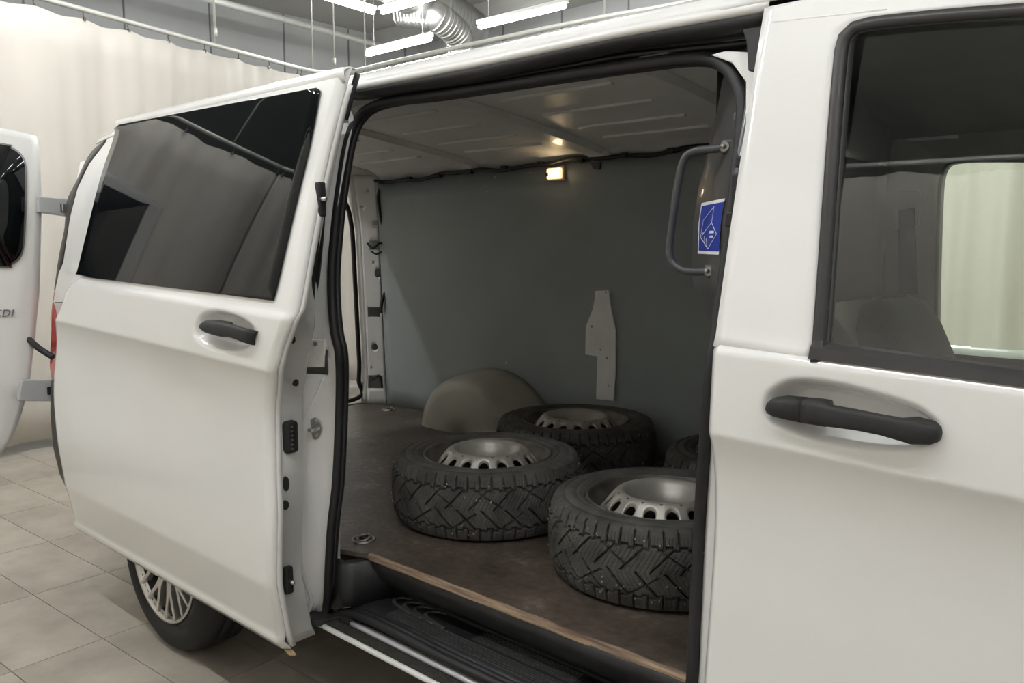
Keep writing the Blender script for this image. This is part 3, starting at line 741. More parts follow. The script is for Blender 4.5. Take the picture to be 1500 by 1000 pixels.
# sticker on the bulkhead flank
sd = np.array([-.62, .78, 0]); sd /= np.linalg.norm(sd); sn = np.array([-sd[1], sd[0], 0])
so = S(1066, 332, .085); so = np.array([.948, .162, 1.437])
su = np.array([.02, .05, 1.0]); su /= np.linalg.norm(su)
def stk(a, b, l=0):
    f = 10.2 + (a + .08) / .185 * 6.0; i = int(f); q = f - i; z = so[2] - .002 + b * .88
    return bk(i, z) * (1 - q) + bk(i + 1, z) * q + sn * (l + .004)
stick = sheet('sticker', [[stk(a, b, .0005) for a in np.linspace(-.08, .105, 10)] for b in np.linspace(-.058, .058, 6)], WHITE, van, True)
tag(stick, 'blue cargo diagram sticker with white border')
sheet('sticker_print', [[stk(a, b, .0012) for a in np.linspace(-.08, .095, 10)] for b in np.linspace(-.051, .051, 6)], BLUE, stick, True)
def line(a, b, wd=.0013):
    a = np.array(a); b = np.array(b); d = b - a; d /= np.linalg.norm(d); n_ = np.array([-d[1], d[0]]) * wd / 2
    return prism_geo([stk(*(a + n_), .0022), stk(*(b + n_), .0022), stk(*(b - n_), .0022), stk(*(a - n_), .0022)], sn * .0005)
ls = [((.0, .044), (.06, .018)), ((.0, .044), (.0, .01)), ((.06, .018), (.078, -.02)), ((.0, .01), (.078, -.02)), ((.0, .01), (-.05, -.015)), ((-.05, -.015), (.02, -.046)), ((.02, -.046), (.078, -.02)), ((.02, .0), (.022, .003)), ((.045, -.034), (.05, -.018)), ((.03, -.038), (.035, -.024)), ((.058, -.014), (.062, -.010))]
ls += [((-.004 - .016 * .2 * k, -.012), (-.002 - .016 * .2 * k, -.012)) for k in range(0)]
multi('sticker_drawing', [line(*q) for q in ls], WHITE, stick)
multi('sticker_lettering', [line((.012 - .007 * k, -.010), (.0075 - .007 * k, -.010), .0055) for k in range(5)] + [line((.010 - .007 * k, -.020), (.006 - .007 * k, -.020), .005) for k in range(4)], WHITE, stick)
# grab handle
gp = [at(x, y, y=.20) for x, y in ((1064, 216), (1045, 218), (1024, 220), (1008, 226), (999, 242), (993, 270), (987, 310), (982, 350), (981, 372), (987, 387), (1002, 396), (1020, 398), (1042, 397))]
gh = tube('grab_handle', spl(gp, 6), .0078, HANDLEG, van, 12)
for (px, py) in ((1060, 215), (1036, 397)):
    c = at(px, py, y=.195)
    box('handle_foot', c + np.array([.008, .006, 0]), (.028, .016, .026), HANDLEG, gh, .004)
    tube('handle_bolt', [c + np.array([.004, -.004, 0]), c + np.array([.002, -.012, 0])], .0045, ZINCD, gh, 10)
    disc_on('washer', c + np.array([.004, -.002, 0]), (.1, -1, 0), .009, .009, .003, ZINCD, gh)
box('handle_mount', (.955, .215, 1.50), (.03, .02, .30), BULK, gh, .006)

# ---- cab interior seen through the front window
sheet('cab_headliner', [[np.array([x, y, zroof(y) - .02 - .02 * max(0, x - 1.6)]) for x in np.linspace(.72, 2.5, 10)] for y in np.linspace(.22, 1.62, 20)], CABG, van, True, .004)
sheet('cab_rear_trim', [[np.array([.745 + .0 * z, y, z]) for y in np.linspace(.5, 1.66, 10)] for z in np.linspace(1.0, 1.83, 10)], CABD, van, True, .004)
# left pillar trim with the window edge
wl0 = at(1370, 300, y=1.70)
xl = float(wl0[0])
def cabl(x, z): return np.array([x, 1.715 - .06 * max(0, (z - 1.2)), z])
lw = spl([at(x, y, y=1.69) for x, y in ((1366, 520), (1368, 400), (1371, 300), (1374, 262), (1381, 243), (1397, 236), (1440, 234), (1500, 234), (1640, 236))], 6)
topo = [np.array([min(p[0], xl - .12) if i < 20 else p[0], cabl(p[0], p[2])[1] - .02, p[2]]) for i, p in enumerate(lw)]
out = []
for i, p in enumerate(lw):
    f = i / (len(lw) - 1)
    out.append(np.array([.75, 1.63, 1.0 + (1.80 - 1.0) * min(1, f * 1.9)]) if f < .53 else np.array([.75 + (p[0] - .75) * (f - .53) / .47 * 1.0 + 0, 1.63, 1.80]))
sheet('left_pillar_trim', [[o_ * (1 - k) + np.array([p[0], 1.70, p[2]]) * k for o_, p in zip(out, lw)] for k in np.linspace(0, 1, 6)] , CABG, van, True, .004)
sheet('left_window_rubber', [[np.array([p[0], 1.70, p[2]]) for p in lw], [np.array([p[0], 1.76, p[2]]) for p in lw]], TRIM, van, True, .008)
sheet('left_door_trim', [[np.array([x, 1.70, z]) for x in np.linspace(.75, 2.5, 10)] for z in np.linspace(.45, 1.05, 6)], CABD, van, True, .02)
lg = sheet('left_window_glass', [[np.array([x, 1.77, z]) for x in np.linspace(xl - .02, 2.4, 6)] for z in np.linspace(1.0, 1.70, 4)], GLASS, van, True)
# belt height adjuster on that pillar
ba = at(1332, 300, y=1.645)
pl = [at(x, y, y=1.655) for x, y in ((1311, 288), (1316, 280), (1348, 278), (1352, 284), (1348, 330), (1312, 340))]
adj = prism('belt_adjuster', pl, (0, -.015, 0), CABG, van, .005)
prism('belt_strap', [at(x, y, y=1.64) for x, y in ((1317, 308), (1340, 304), (1344, 430), (1318, 430))], (0, -.004, 0), SEATF, adj)
# seats
def seat(y0, x0):
    s = empty('cab_seat'); s.parent = van; s.location = (x0, y0, 0)
    cw = .23
    rows = []
    for z, hx, hy, dx_ in ((.62, .07, .22, .10), (.85, .085, .24, .05), (1.05, .08, .24, .0), (1.17, .07, .22, -.04), (1.235, .05, .17, -.06), (1.25, .015, .12, -.065)):
        rows.append([np.array([dx_ + hx * math.copysign(abs(math.cos(t)) ** .5, math.cos(t)), hy * math.copysign(abs(math.sin(t)) ** .4, math.sin(t)), z]) for t in np.linspace(0, 2 * math.pi, 28, endpoint=False)])
    sheet('seat_backrest', rows, SEATF, s, True, 0, True)
    box('seat_cushion', (.30, 0, .60), (.48, .46, .14), SEATF, s, .05)
    box('seat_base', (.28, 0, .46), (.40, .40, .16), CABD, s, .02)
    return s
seat(.52, .99); seat(1.32, .95)
box('cab_floor', (1.7, .94, .38), (1.7, 1.6, .03), CABD, van)
box('dashboard', (2.42, .94, .95), (.36, 1.5, .36), CABD, van, .06)

# ================================================================== FRONT DOOR
XD0, XD1 = 1.018, 2.3
def sdf_poly(P, x, z):
    """signed distance to polygon, negative inside"""
    P = np.array(P); d = np.full(x.shape, 1e9); ins = np.zeros(x.shape, bool); n = len(P)
    for i in range(n):
        a = P[i]; b = P[(i + 1) % n]; e = b - a; wx = x - a[0]; wz = z - a[1]
        t = np.clip((wx * e[0] + wz * e[1]) / (e @ e), 0, 1)
        d = np.minimum(d, np.hypot(wx - e[0] * t, wz - e[1] * t))
        c = ((a[1] > z) != (b[1] > z)) & (x < (b[0] - a[0]) * (z - a[1]) / (b[1] - a[1] + 1e-12) + a[0]); ins ^= c
    return np.where(ins, -d, d)
def recess(X, Z, poly, depth, wd):
    s = sdf_poly(poly, X, Z)
    return depth * sst(0, wd, -s) 
hp = [(1000 + x / 2.174, 540 + y / 2.174) for x, y in ((248, 140), (268, 80), (330, 42), (400, 38), (500, 52), (620, 82), (740, 122), (805, 165), (826, 205), (800, 250), (720, 278), (620, 280), (470, 258), (330, 215), (268, 180))]
hpoly = [(p[0], p[2] + .006) for p in spl([S(x, y) for x, y in hp], 4, True)]
def zbelt(x): return zc(x) + .148
U = np.r_[np.linspace(0, .30, 90, endpoint=False), np.linspace(.30, 1, 40)]
X = XD0 + (XD1 - XD0) * (U * 1.0)
nz = 110
tz = np.linspace(0, 1, nz)
Zr = []
rows = []
for t in tz:
    r_ = []
    for x in X:
        zb_ = zbelt(x); zc_ = zc(x)
        if t < .62:
            q = t / .62; q = 1 - (1 - q) ** 1.25; z = .31 + (zc_ - .31) * q
        else: z = zc_ + (zb_ - zc_) * ((t - .62) / .38)
        r_.append((x, z))
    rows.append(r_)
A = np.array(rows); GX = A[..., 0]; GZ = A[..., 1]
GY = Yp(GX, GZ) + recess(GX, GZ, hpoly, .048, .024)
GY = GY + .012 * sst(.012, 0, GX - XD0)
front = sheet('front_door', [[np.array([GX[i, j], GY[i, j], GZ[i, j]]) for j in range(GX.shape[1])] for i in range(nz)], PAINT, van, True, .003, off=1)
# upper frame: loft between outer edge and window edge
outer = [S(x, y) for x, y in ((1058, 510), (1066, 470), (1092, 270), (1125, 15))]
outer = [np.array([XD0, float(Yp(XD0, z)), z]) for z in np.linspace(zbelt(XD0) - .002, 1.80, 14)] 
outer += [np.array([x, float(Yp(min(x, 1.6), 1.812)), 1.812 - .02 * max(0, x - 1.5)]) for x in np.linspace(XD0, XD1, 20)]
win_px = [(1189, 530), (1191, 515), (1198, 420), (1207, 290), (1216, 170), (1223, 90), (1227, 60), (1237, 42), (1255, 31), (1285, 25), (1380, 15), (1500, 6)]
win = [S(x, y) for x, y in win_px]
e_ = win[-1] - win[-2]; win += [win[-1] + e_ * 1.2, win[-1] + e_ * 4.2, win[-1] + e_ * 6.5]
inner = resample(spl(win, 5), 60)
# match outer parameters: rear post then header
k1 = 30
ic = int(np.argmin([np.linalg.norm(p - S(1234, 44)) for p in inner]))
i_r = resample(inner[:ic + 1], k1); i_t = resample(inner[ic:], k1)
o_r = resample(outer[:14], k1); o_t = resample(outer[14:], k1)
def proj(p): return np.array([p[0], float(Yp(min(p[0], 1.6), p[2])), p[2]])
def loft(a, b, n=7):
    rows = []
    for k in np.linspace(0, 1, n):
        rows.append([proj(p * (1 - k) + q * k) for p, q in zip(a, b)])
    return rows
sheet('window_frame_panel', loft(o_r + o_t, i_r + i_t, 9), PAINT, front, True, .004)
tube('frame_crease', [S(x, y, -.0005) for x, y in ((1131, 33), (1180, 27), (1240, 21), (1300, 14))], .0025, PAINT, front, 6)
# rubber trim
def offs(path, d):
    out = []
    for i, p in enumerate(path):
        t = path[min(i + 1, len(path) - 1)] - path[max(i - 1, 0)]; t /= np.linalg.norm(t)
        n_ = np.cross(t, np.array([0, 1, 0])); out.append(proj(p + n_ * d))
    return out
it = offs(inner, .017)
if it[5][0] < inner[5][0]: it = offs(inner, -.017)
lift = np.array([0, -.004, 0])
sheet('window_trim', [[p for p in inner], [p + lift for p in inner], [p * .5 + q * .5 + lift * 1.6 for p, q in zip(inner, it)], [q + lift * .5 for q in it], [q + np.array([0, .012, 0]) for q in it]], TRIM, front, True, .002)
# belt moulding
bm_px0 = [(1187, 524), (1260, 533), (1380, 549), (1500, 565)]; bm_px1 = [(1191, 500), (1260, 509), (1380, 525), (1500, 541)]
b0 = resample([S(*p) for p in bm_px0], 30); b1 = resample([S(*p) for p in bm_px1], 30)
b0 += [b0[-1] + (b0[-1] - b0[-2]) * k for k in range(1, 24)]; b1 += [b1[-1] + (b1[-1] - b1[-2]) * k for k in range(1, 24)]
sheet('belt_moulding', [[p + np.array([0, .006, 0]) for p in b0], [p + np.array([0, -.008, 0]) for p in b0], [p * .35 + q * .65 + np.array([0, -.008, .0]) for p, q in zip(b0, b1)], [q + np.array([0, -.001, -.002]) for q in b1], [q + np.array([0, .012, .0]) for q in b1]], TRIM, front, False, .002)
bevel(prism('moulding_end', [S(1187, 524, -.009), S(1187, 506, -.009), S(1192, 497, -.006), S(1206, 499, -.006), S(1206, 526, -.009)], (0, .02, 0), TRIM, front), .003)
# glass
gi = offs(inner, .02 if it[5][0] > inner[5][0] else -.02)
V0 = [p + np.array([0, .014, 0]) for p in it]
gb = [np.array([p[0], p[1] + .004, S(1200, 520)[2] - .06]) for p in it]
rows = []
xg = np.linspace(S(1212, 520)[0] - .015, XD1 - .03, 24)
itx = np.array([p[0] for p in it]); itz = np.array([p[2] for p in it])
rows = []
zlo = zbelt(1.2) - .02
for k in np.linspace(0, 1, 16):
    r_ = []
    for x in xg:
        top = it[-1][2] + .02 if x > it[18][0] + .1 else 1.80
        zt_ = 1.785
        z = zlo + (zt_ - zlo) * k
        r_.append(np.array([x, float(Yp(min(x, 1.6), z)) + .012, z]))
    rows.append(r_)
sheet('window_glass', rows, GLASS, front, True)
sheet('window_channel', [[p + np.array([-.003, .004, 0]) for p in it[:34]], [p + np.array([.006, .016, -.002]) for p in it[:34]]], mat('channel_grey', (.05, .055, .055), .5), front, True, .002)
# exterior handle
def hrow(pxs, off): return [S(x, y, off) for x, y in pxs]
def handle(name, secs, parent, m=BLACK):
    """secs: list of (top px, bottom px, off_face, off_back)"""
    rows = []
    for (tx_, ty_), (bx_, by_), f, b in secs:
        T = S(tx_, ty_, f); B = S(bx_, by_, f); mid = (T + B) / 2; h = (T - B) / 2; d = b - f
        ring = []
        for a in np.linspace(0, 2 * math.pi, 18, endpoint=False):
            ca, sa = math.cos(a), math.sin(a)
            ring.append(mid + h * math.copysign(abs(sa) ** .6, sa) + np.array([0, d / 2 - d / 2 * math.copysign(abs(ca) ** .6, ca), 0]))
        rows.append(ring)
    n = 18; V = [p for r in rows for p in r]; Fc = []
    for i in range(len(rows) - 1):
        for j in range(n): Fc.append((i * n + j, i * n + (j + 1) % n, (i + 1) * n + (j + 1) % n, (i + 1) * n + j))
    Fc.append(tuple(range(n))); Fc.append(tuple((len(rows) - 1) * n + j for j in range(n)))
    return mesh(name, V, Fc, m, parent, True)
def C(x, y): return (1000 + x / 2.174, 540 + y / 2.174)
secs = [(C(376, 98), C(371, 178), -.030, .012), (C(420, 102), C(418, 186), -.031, .014), (C(447, 106), C(440, 190), -.031, .012), (C(462, 118), C(455, 187), -.032, -.010), (C(540, 132), C(540, 198), -.034, -.012), (C(620, 148), C(620, 214), -.034, -.012), (C(690, 160), C(690, 234), -.033, -.012), (C(730, 162), C(715, 246), -.031, .012), (C(790, 178), C(780, 247), -.027, .014), (C(812, 192), C(805, 238), -.022, .012), (C(819, 208), C(816, 226), -.016, .008)]
handle('door_handle', secs, front)
secs = [(C(262, 125), C(262, 132), -.012, .006), (C(264, 108), C(266, 146), -.020, .010), (C(276, 96), C(280, 156), -.027, .012), (C(310, 92), C(315, 166), -.030, .012), (C(374, 97), C(369, 177), -.030, .012)]
handle('lock_cap', secs, front)
# a few stone chips
for (x, y) in ((1210, 754), (1151, 916), (1296, 946), (1073, 597), (1030, 810)):
    disc_on('paint_chip', S(x, y, -.0004), (0, -1, 0), .0013, .0013, .0003, BUMP, front, n=6)

# ================================================================== SLIDING DOOR (slid open)
DO = -.12; DX = -1.18
def SD(px, py, off=0.): return S(px, py, DO + off, DX)
rear_px = [(172, 178), (150, 262), (122, 395), (116, 406), (98, 425), (87, 455), (82, 490), (78, 560), (83, 640), (97, 715), (117, 778)]
front_px = [(507, 102), (495, 145), (476.5, 220), (466, 267), (457, 312), (441, 400), (433, 446), (422, 470), (408, 510), (400, 540), (396, 600), (397, 680), (399, 760), (398, 850), (404, 890), (420, 952)]
er = spl([SD(*p) for p in rear_px], 5); ef = spl([SD(*p) for p in front_px], 5)
def edge_x(E, z):
    P = np.array(E); i = np.argsort(P[:, 2]); return np.interp(z, P[i, 2], P[i, 0])
ztp, zbt = 1.842, .308
hp2 = [(260 + x / 6.25, 440 + y / 6.25) for x, y in ((170, 300), (185, 200), (230, 125), (310, 88), (400, 88), (500, 112), (600, 155), (680, 215), (718, 290), (705, 370), (655, 440), (580, 470), (480, 475), (360, 455), (260, 415), (195, 365))]
hpoly2 = [(p[0], p[2]) for p in spl([SD(x, y) for x, y in hp2], 4, True)]
nu, nz = 130, 190
A = np.zeros((nz, nu, 2))
for i in range(nz):
    t = i / (nz - 1)
    for j in range(nu):
        u = j / (nu - 1)
        # iterate z rows so that one row follows the crease
        z = 0
        xm = -1.6 + 1.44 * u
        zc_ = float(zc(xm - DX))
        if t < .5: z = zbt + (zc_ - zbt) * (1 - (1 - t / .5) ** 1.2)
        elif t < .64: z = zc_ + .15 * (t - .5) / .14
        else: z = zc_ + .15 + (ztp - zc_ - .15) * (t - .64) / .36
        x = edge_x(er, z) * (1 - u) + edge_x(ef, z) * u
        A[i, j] = x, z
GX, GZ = A[..., 0], A[..., 1]
GY = DO + Yp(GX - DX, GZ) + recess(GX, GZ, hpoly2, .046, .022)
# rounded hem at the front and rear edges, bead along the bottom
ue = np.linspace(0, 1, nu)[None, :] * 1.44
GY = GY + .016 * sst(.02, 0, 1.44 - ue) + .010 * sst(.015, 0, ue) - .010 * np.exp(-((GZ - .335) / .012) ** 2) + .02 * sst(1.80, 1.845, GZ) * 0
sdoor = sheet('sliding_door', [[np.array([GX[i, j], GY[i, j], GZ[i, j]]) for j in range(nu)] for i in range(nz)], PAINT, van, True, .004, off=1)
# roll along the top edge
sheet('door_top_roll', [[SD(172 + (506 - 172) * f, 178 - 75 * f, -.002) + np.array([0, dy, dz_]) for f in np.linspace(0, 1, 12)] for dy, dz_ in ((.0, -.03), (-.006, -.012), (-.004, .002), (.012, .010), (.04, .008))], PAINT, sdoor, True, .003)
# glass
gpx = [(179, 183), (464, 129), (471, 132), (473, 140), (458, 215), (408, 430), (402, 438), (394, 439), (120, 404), (117, 398), (150, 262), (172, 195)]
gp3 = [SD(x, y, -.0035) for x, y in gpx]
def patch(name, pxs, off, m, parent, th=.003, n=14):
    """smooth panel on the door surface filling a four-sided pixel outline: pxs = (tl, tr, br, bl) lists"""
    tl, tr, br, bl = [SD(*p) for p in pxs]
    rows = []
    for i in range(n):
        f = i / (n - 1); L_ = tl * (1 - f) + bl * f; R_ = tr * (1 - f) + br * f; r_ = []
        for j in range(n):
            q = L_ * (1 - j / (n - 1)) + R_ * (j / (n - 1)); r_.append(np.array([q[0], DO + off + float(Yp(q[0] - DX, q[2])), q[2]]))
        rows.append(r_)
    return sheet(name, rows, m, parent, True, th)
def ngon_surface(name, pxs, off, m, parent, nrow=40, ncol=40):
    P = [SD(*p) for p in pxs]; X_ = np.array([p[0] for p in P]); Z_ = np.array([p[2] for p in P]); n = len(P)
    zs_ = np.linspace(Z_.min() + 1e-4, Z_.max() - 1e-4, nrow); rows = []
    for z in zs_:
        xs_ = []
        for i in range(n):
            a, b = i, (i + 1) % n
            if (Z_[a] - z) * (Z_[b] - z) < 0: xs_.append(X_[a] + (X_[b] - X_[a]) * (z - Z_[a]) / (Z_[b] - Z_[a]))
        x0, x1 = min(xs_), max(xs_)
        rows.append([np.array([x, DO + off + float(Yp(x - DX, z)), z]) for x in np.linspace(x0, x1, ncol)])
    return sheet(name, rows, m, parent, True, .003, off=1)
wg = ngon_surface('window_glass', [(q[0], q[1]) for q in spl([(179, 183), (320, 157), (455, 131), (466, 129), (472, 133), (472, 142), (458, 215), (432, 325), (409, 425), (403, 437), (392, 439), (260, 422), (122, 405), (117, 400), (122, 378), (150, 265), (170, 205), (173, 190)], 3, True)], -.007, PRIV, sdoor, 60, 30)
tube('frit_line', [SD(x, y, -.0072) for x, y in spl([(196, 192), (320, 172), (435, 150), (450, 156), (449, 170), (430, 265), (405, 375), (392, 402), (375, 408), (260, 396), (150, 383), (141, 374), (146, 350), (170, 270), (183, 210)], 4, True)], .0008, mat('frit_line', (.05, .05, .05), .4), wg, 5, True)
# inner structure and front end face
def fe(z, a, b): return np.array([edge_x(ef, z) + a, DO + float(Yp(edge_x(ef, z) - DX, z)) + b, z])
zf = np.linspace(zbt + .005, 1.80, 60)
def wob(z): return .006 * math.sin(9 * z)
sheet('door_front_face', [[fe(z, -.002, .014) for z in zf], [fe(z, .004, .020) for z in zf], [fe(z, .003, .030) for z in zf], [fe(z, -.008, .034) for z in zf], [fe(z, -.013 + wob(z), .036) for z in zf], [fe(z, -.014 + wob(z), .042 + .060 * sst(1.34, 1.16, z)) for z in zf], [fe(z, -.03, .046 + .066 * sst(1.34, 1.16, z)) for z in zf]], JAMB, sdoor, True, .002)
sheet('door_inner_panel', [[np.array([edge_x(er, z) * (1 - u) + edge_x(ef, z) * u, DO + float(Yp(-.2, z)) + .045 + .065 * sst(1.34, 1.16, z), z]) for z in np.linspace(.33, 1.78, 20)] for u in np.linspace(.01, .98, 12)], INNER, sdoor, True, .003)
def onf(px, py):
    d = ray(px, py)
    for t in np.linspace(1.4, 3., 3000):
        p = CAM + d * t
        if p[0] <= edge_x(ef, p[2]) - .013 + wob(p[2]): return p
    return SD(px, py)
nF = np.array([1., -.15, 0])
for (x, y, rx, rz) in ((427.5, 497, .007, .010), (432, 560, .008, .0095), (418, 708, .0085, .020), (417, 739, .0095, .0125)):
    disc_on('black_oval', onf(x, y), nF, rx, rz, .007, BLACK, sdoor)  # black oval discs set on the door's front end face
c = onf(423, 639); cb = box('connector_block', c + np.array([.006, 0, 0]), (.030, .040, .088), BLACK, sdoor, .010)
for k in range(6): disc_on('contact_pin', c + np.array([.0215, -.004, -.030 + .012 * k]), (1, 0, 0), .0035, .0035, .002, CHROME, cb, n=8)
c = onf(420, 848); lb = box('lower_latch', c + np.array([.004, 0, 0]), (.024, .026, .076), BLACK, sdoor, .006)
tube('latch_pin', [c + np.array([.014, 0, 0]), c + np.array([.038, -.003, .0])], .005, CHROME, lb, 8)
c = onf(466, 292); ub = box('upper_latch', c + np.array([.004, .004, 0]), (.022, .022, .086), BLACK, sdoor, .005)
tube('latch_pin', [c + np.array([.014, 0, 0]), c + np.array([.036, -.003, .0])], .0055, CHROME, ub, 8)
tube('edge_seal', [fe(z, -.02, .05) for z in np.linspace(1.72, 1.835, 8)], .008, RUBBER, sdoor, 8)
# rusty tip at the bottom front corner
tip = SD(424, 958); prism('hem_tip', [tip + np.array([-.02, -.004, .006]), tip + np.array([.004, -.004, -.002]), tip + np.array([.016, .012, -.004]), tip + np.array([-.01, .014, .004])], (0, 0, .006), mat('bare_edge', (.45, .33, .18), .6, var=.4, scale=200), sdoor, .002)
def shandle(name, secs, parent):
    global S
    S0 = S
    try:
        globals()['S'] = lambda x, y, off=0., dx=0.: S0(x, y, DO + off, DX)
        return handle(name, secs, parent)
    finally: globals()['S'] = S0
def C2(x, y): return (260 + x / 6.25, 440 + y / 6.25)
secs = [(C2(193, 235), C2(195, 250), -.012, .006), (C2(200, 205), C2(205, 275), -.022, .012), (C2(225, 184), C2(230, 298), -.028, .012), (C2(300, 184), C2(305, 325), -.031, .012), (C2(385, 198), C2(375, 340), -.032, .010), (C2(420, 212), C2(420, 330), -.032, -.008), (C2(500, 232), C2(500, 355), -.032, -.010), (C2(600, 262), C2(590, 390), -.030, -.008), (C2(690, 290), C2(660, 414), -.020, .014), (C2(718, 300), C2(700, 395), -.008, .02), (C2(722, 320), C2(718, 360), -.002, .02)]
shandle('door_handle', secs, sdoor)
# dark gusset where the handle enters the recess
# ================================================================== REAR RIGHT DOOR (swung wide open)
hx, hy = -2.085, .0
rd = np.array([-.36, -.933, 0]); rn = np.array([.933, -.36, 0])
def RD(px, py, l=0.):
    d = ray(px, py); p0 = np.array([hx, hy, 0]) + rn * l; t = ((p0 - CAM) @ rn) / (d @ rn); return CAM + d * t
def rp_(a, z, l=0.): return np.array([hx, hy, 0]) + rd * a + rn * l + np.array([0, 0, z])
def acoord(p): return float((np.array(p) - np.array([hx, hy, 0])) @ rd)
# hinge-side outline from the photograph, free side beyond the frame
ed = [(52, 198), (57, 215), (60, 310), (57, 430), (50, 500), (43, 560), (30, 610), (16, 645), (2, 664)]
hinge = [(acoord(RD(*p)), RD(*p)[2]) for p in ed]
def hinge_a(z): 
    zz = np.array([h[1] for h in hinge])[::-1]; aa = np.array([h[0] for h in hinge])[::-1]; return float(np.interp(z, zz, aa))
zlo_, zhi_ = hinge[-1][1], hinge[0][1]
top0 = RD(0, 180)
ztop_slope = (top0[2] - hinge[0][1]) / (acoord(top0) - hinge[0][0])
rows = []
for z in np.linspace(zlo_, zhi_, 50):
    r_ = []
    for u in np.linspace(0, 1, 30):
        a = hinge_a(z) * (1 - u) + .74 * u
        zz = z + (max(0, (z - 1.2) / (zhi_ - 1.2)) ** 2) * (ztop_slope * .6 * (a - hinge_a(z)) * (1 - .5 * u))
        l = .012 * sst(.0, .06, a - hinge_a(z)) + .012 * math.sin(math.pi * u) - .05 * max(0, z - 1.2) ** 1.5 - .01 * sst(.80, .78, z) 
        r_.append(rp_(a, zz, l))
    rows.append(r_)
rdoor = sheet('rear_door', rows, PAINT, van, True, .002)
sheet('door_inner_skin', [[p - rn * .04 for p in r_] for r_ in rows], JAMB, rdoor, True, .002)
sheet('door_edge', [[r_[0] for r_ in rows], [r_[0] - rn * .04 for r_ in rows]], PAINT, rdoor, True, .002)
tag(rdoor, 'open right rear door with dark window')
def rsurf(px, py, l=.004):
    p = RD(px, py); a = acoord(p); z = p[2]; u = (a - hinge_a(z)) / (.74 - hinge_a(z))
    ll = .012 * sst(.0, .06, a - hinge_a(z)) + .012 * math.sin(math.pi * max(0, min(1, u))) - .05 * max(0, z - 1.2) ** 1.5
    return RD(px, py, ll + l)
gout = [rsurf(x, y, .003) for x, y in ((0, 209), (12, 213), (25, 220), (34, 229), (39, 245), (39.5, 280), (38, 330), (35, 365), (28, 380), (15, 389), (0, 392))]
gl = [rp_(.60, gout[-1][2] + .02, .012), rp_(.63, gout[-1][2] + .06, .012), rp_(.63, gout[0][2] + .03, .0), rp_(.58, gout[0][2] + .06, .0)]
def rglass(inset, lift, m, name, parent):
    c = np.mean(gout + gl, axis=0); P = spl([p + (c - p) / np.linalg.norm(c - p) * inset for p in gout + gl], 3, True)
    V = [p + rn * lift for p in P] + [c + rn * (lift + .006)]; n = len(P)
    return mesh(name, V, [(i, (i + 1) % n, n) for i in range(n)], m, parent, True)
solid(rglass(0, .004, mat('window_rubber_grey', (.22, .22, .22), .5), 'window_seal', rdoor), .006)
solid(rglass(.007, .008, PRIV, 'window_glass', rdoor), .004)
# badge lettering
tc_ = bpy.data.curves.new('badge_text', 'FONT'); tc_.body = 'CDI'; tc_.size = .040; tc_.extrude = .003; tc_.shear = .25; tc_.offset = .0006; tc_.space_character = 1.1
to = bpy.data.objects.new('badge_tmp', tc_); COL.objects.link(to)
bpy.context.view_layer.update()
dg = bpy.context.evaluated_depsgraph_get(); tme = bpy.data.meshes.new_from_object(to.evaluated_get(dg)); bpy.data.objects.remove(to)
bo = link('badge_lettering', tme, mat('badge_dark_chrome', (.22, .22, .23), .35, metal=.7), rdoor)
co = np.array([v.co[:] for v in tme.vertices]); wtx_ = co[:, 0].max() 
bpos = rsurf(21.5, 463, .006)
Bm = Matrix.Identity(4)
for i in range(3):
    Bm[i][0] = -rd[i]; Bm[i][1] = (0, 0, 1)[i]; Bm[i][2] = rn[i]; Bm[i][3] = bpos[i] + rd[i] * wtx_ * 1.0
tme.transform(Bm)
# hinge straps
def strap(tl, tr, br, bl, name='hinge_strap'):
    P = [at(*q, x=-2.06) for q in (tl, tr, br, bl)]
    V, Fc = prism_geo(P, (-.028, 0, 0)); o = mesh(name, V, Fc, STRAP, van); bevel(o, .006, 3); return o
s1 = strap((56, 287), (103, 291), (100, 317), (56, 311)); box('hinge_clip', at(94, 304, x=-2.05), (.012, .020, .034), CHROME, s1, .003)
box('hinge_slot_shade', at(90, 304, x=-2.056), (.012, .006, .034), BLACK, s1)  # black box laid in as the shade of the strap's slot
s2 = strap((32, 556), (80, 556), (80, 588), (26, 587)); box('hinge_clip', at(72, 572, x=-2.05), (.012, .014, .034), BLACK, s2, .003)
# wiring boot
tube('wiring_boot', spl([RD(36, 490, -.02), at(48, 502, x=-2.09), at(60, 512, x=-2.07), at(78, 523, x=-2.03)], 6), .013, RUBBER, van, 10)

# ================================================================== ROAD WHEEL (rear right)
RW = .330; wx, wy = -1.045, -.022
rw = empty('rear_wheel'); rw.location = (wx, wy, RW); rw.parent = van
rr_ = .222
lathe('tyre', [(rr_, .012), (rr_ + .01, .004), (rr_ + .045, -.004), (RW - .04, .002), (RW - .018, .014), (RW - .005, .032), (RW, .05), (RW, .075), (RW - .008, .077), (RW - .008, .083), (RW, .085), (RW, .12), (RW - .008, .122), (RW - .008, .128), (RW, .130), (RW, .17), (RW - .02, .205), (RW - .06, .215), (rr_, .205)], TYRE2, rw, 80, (0, 0, 0), 'y')
lathe('rim', [(rr_ + .002, .006), (rr_, .0), (rr_ - .006, .002), (rr_ - .010, .012), (rr_ - .016, .02)], ALLOY, rw, 80, (0, 0, 0), 'y')
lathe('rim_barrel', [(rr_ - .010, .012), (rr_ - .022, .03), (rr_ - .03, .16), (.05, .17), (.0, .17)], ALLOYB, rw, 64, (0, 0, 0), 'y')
lathe('brake_disc', [(.06, .09), (.145, .09), (.145, .11), (.06, .11)], RIMD, rw, 48, (0, 0, 0), 'y')
lathe('hub_cap', [(.0, .012), (.032, .013), (.036, .02), (.05, .024), (.066, .034), (.07, .07)], ALLOY, rw, 40, (0, 0, 0), 'y')
NS = 10
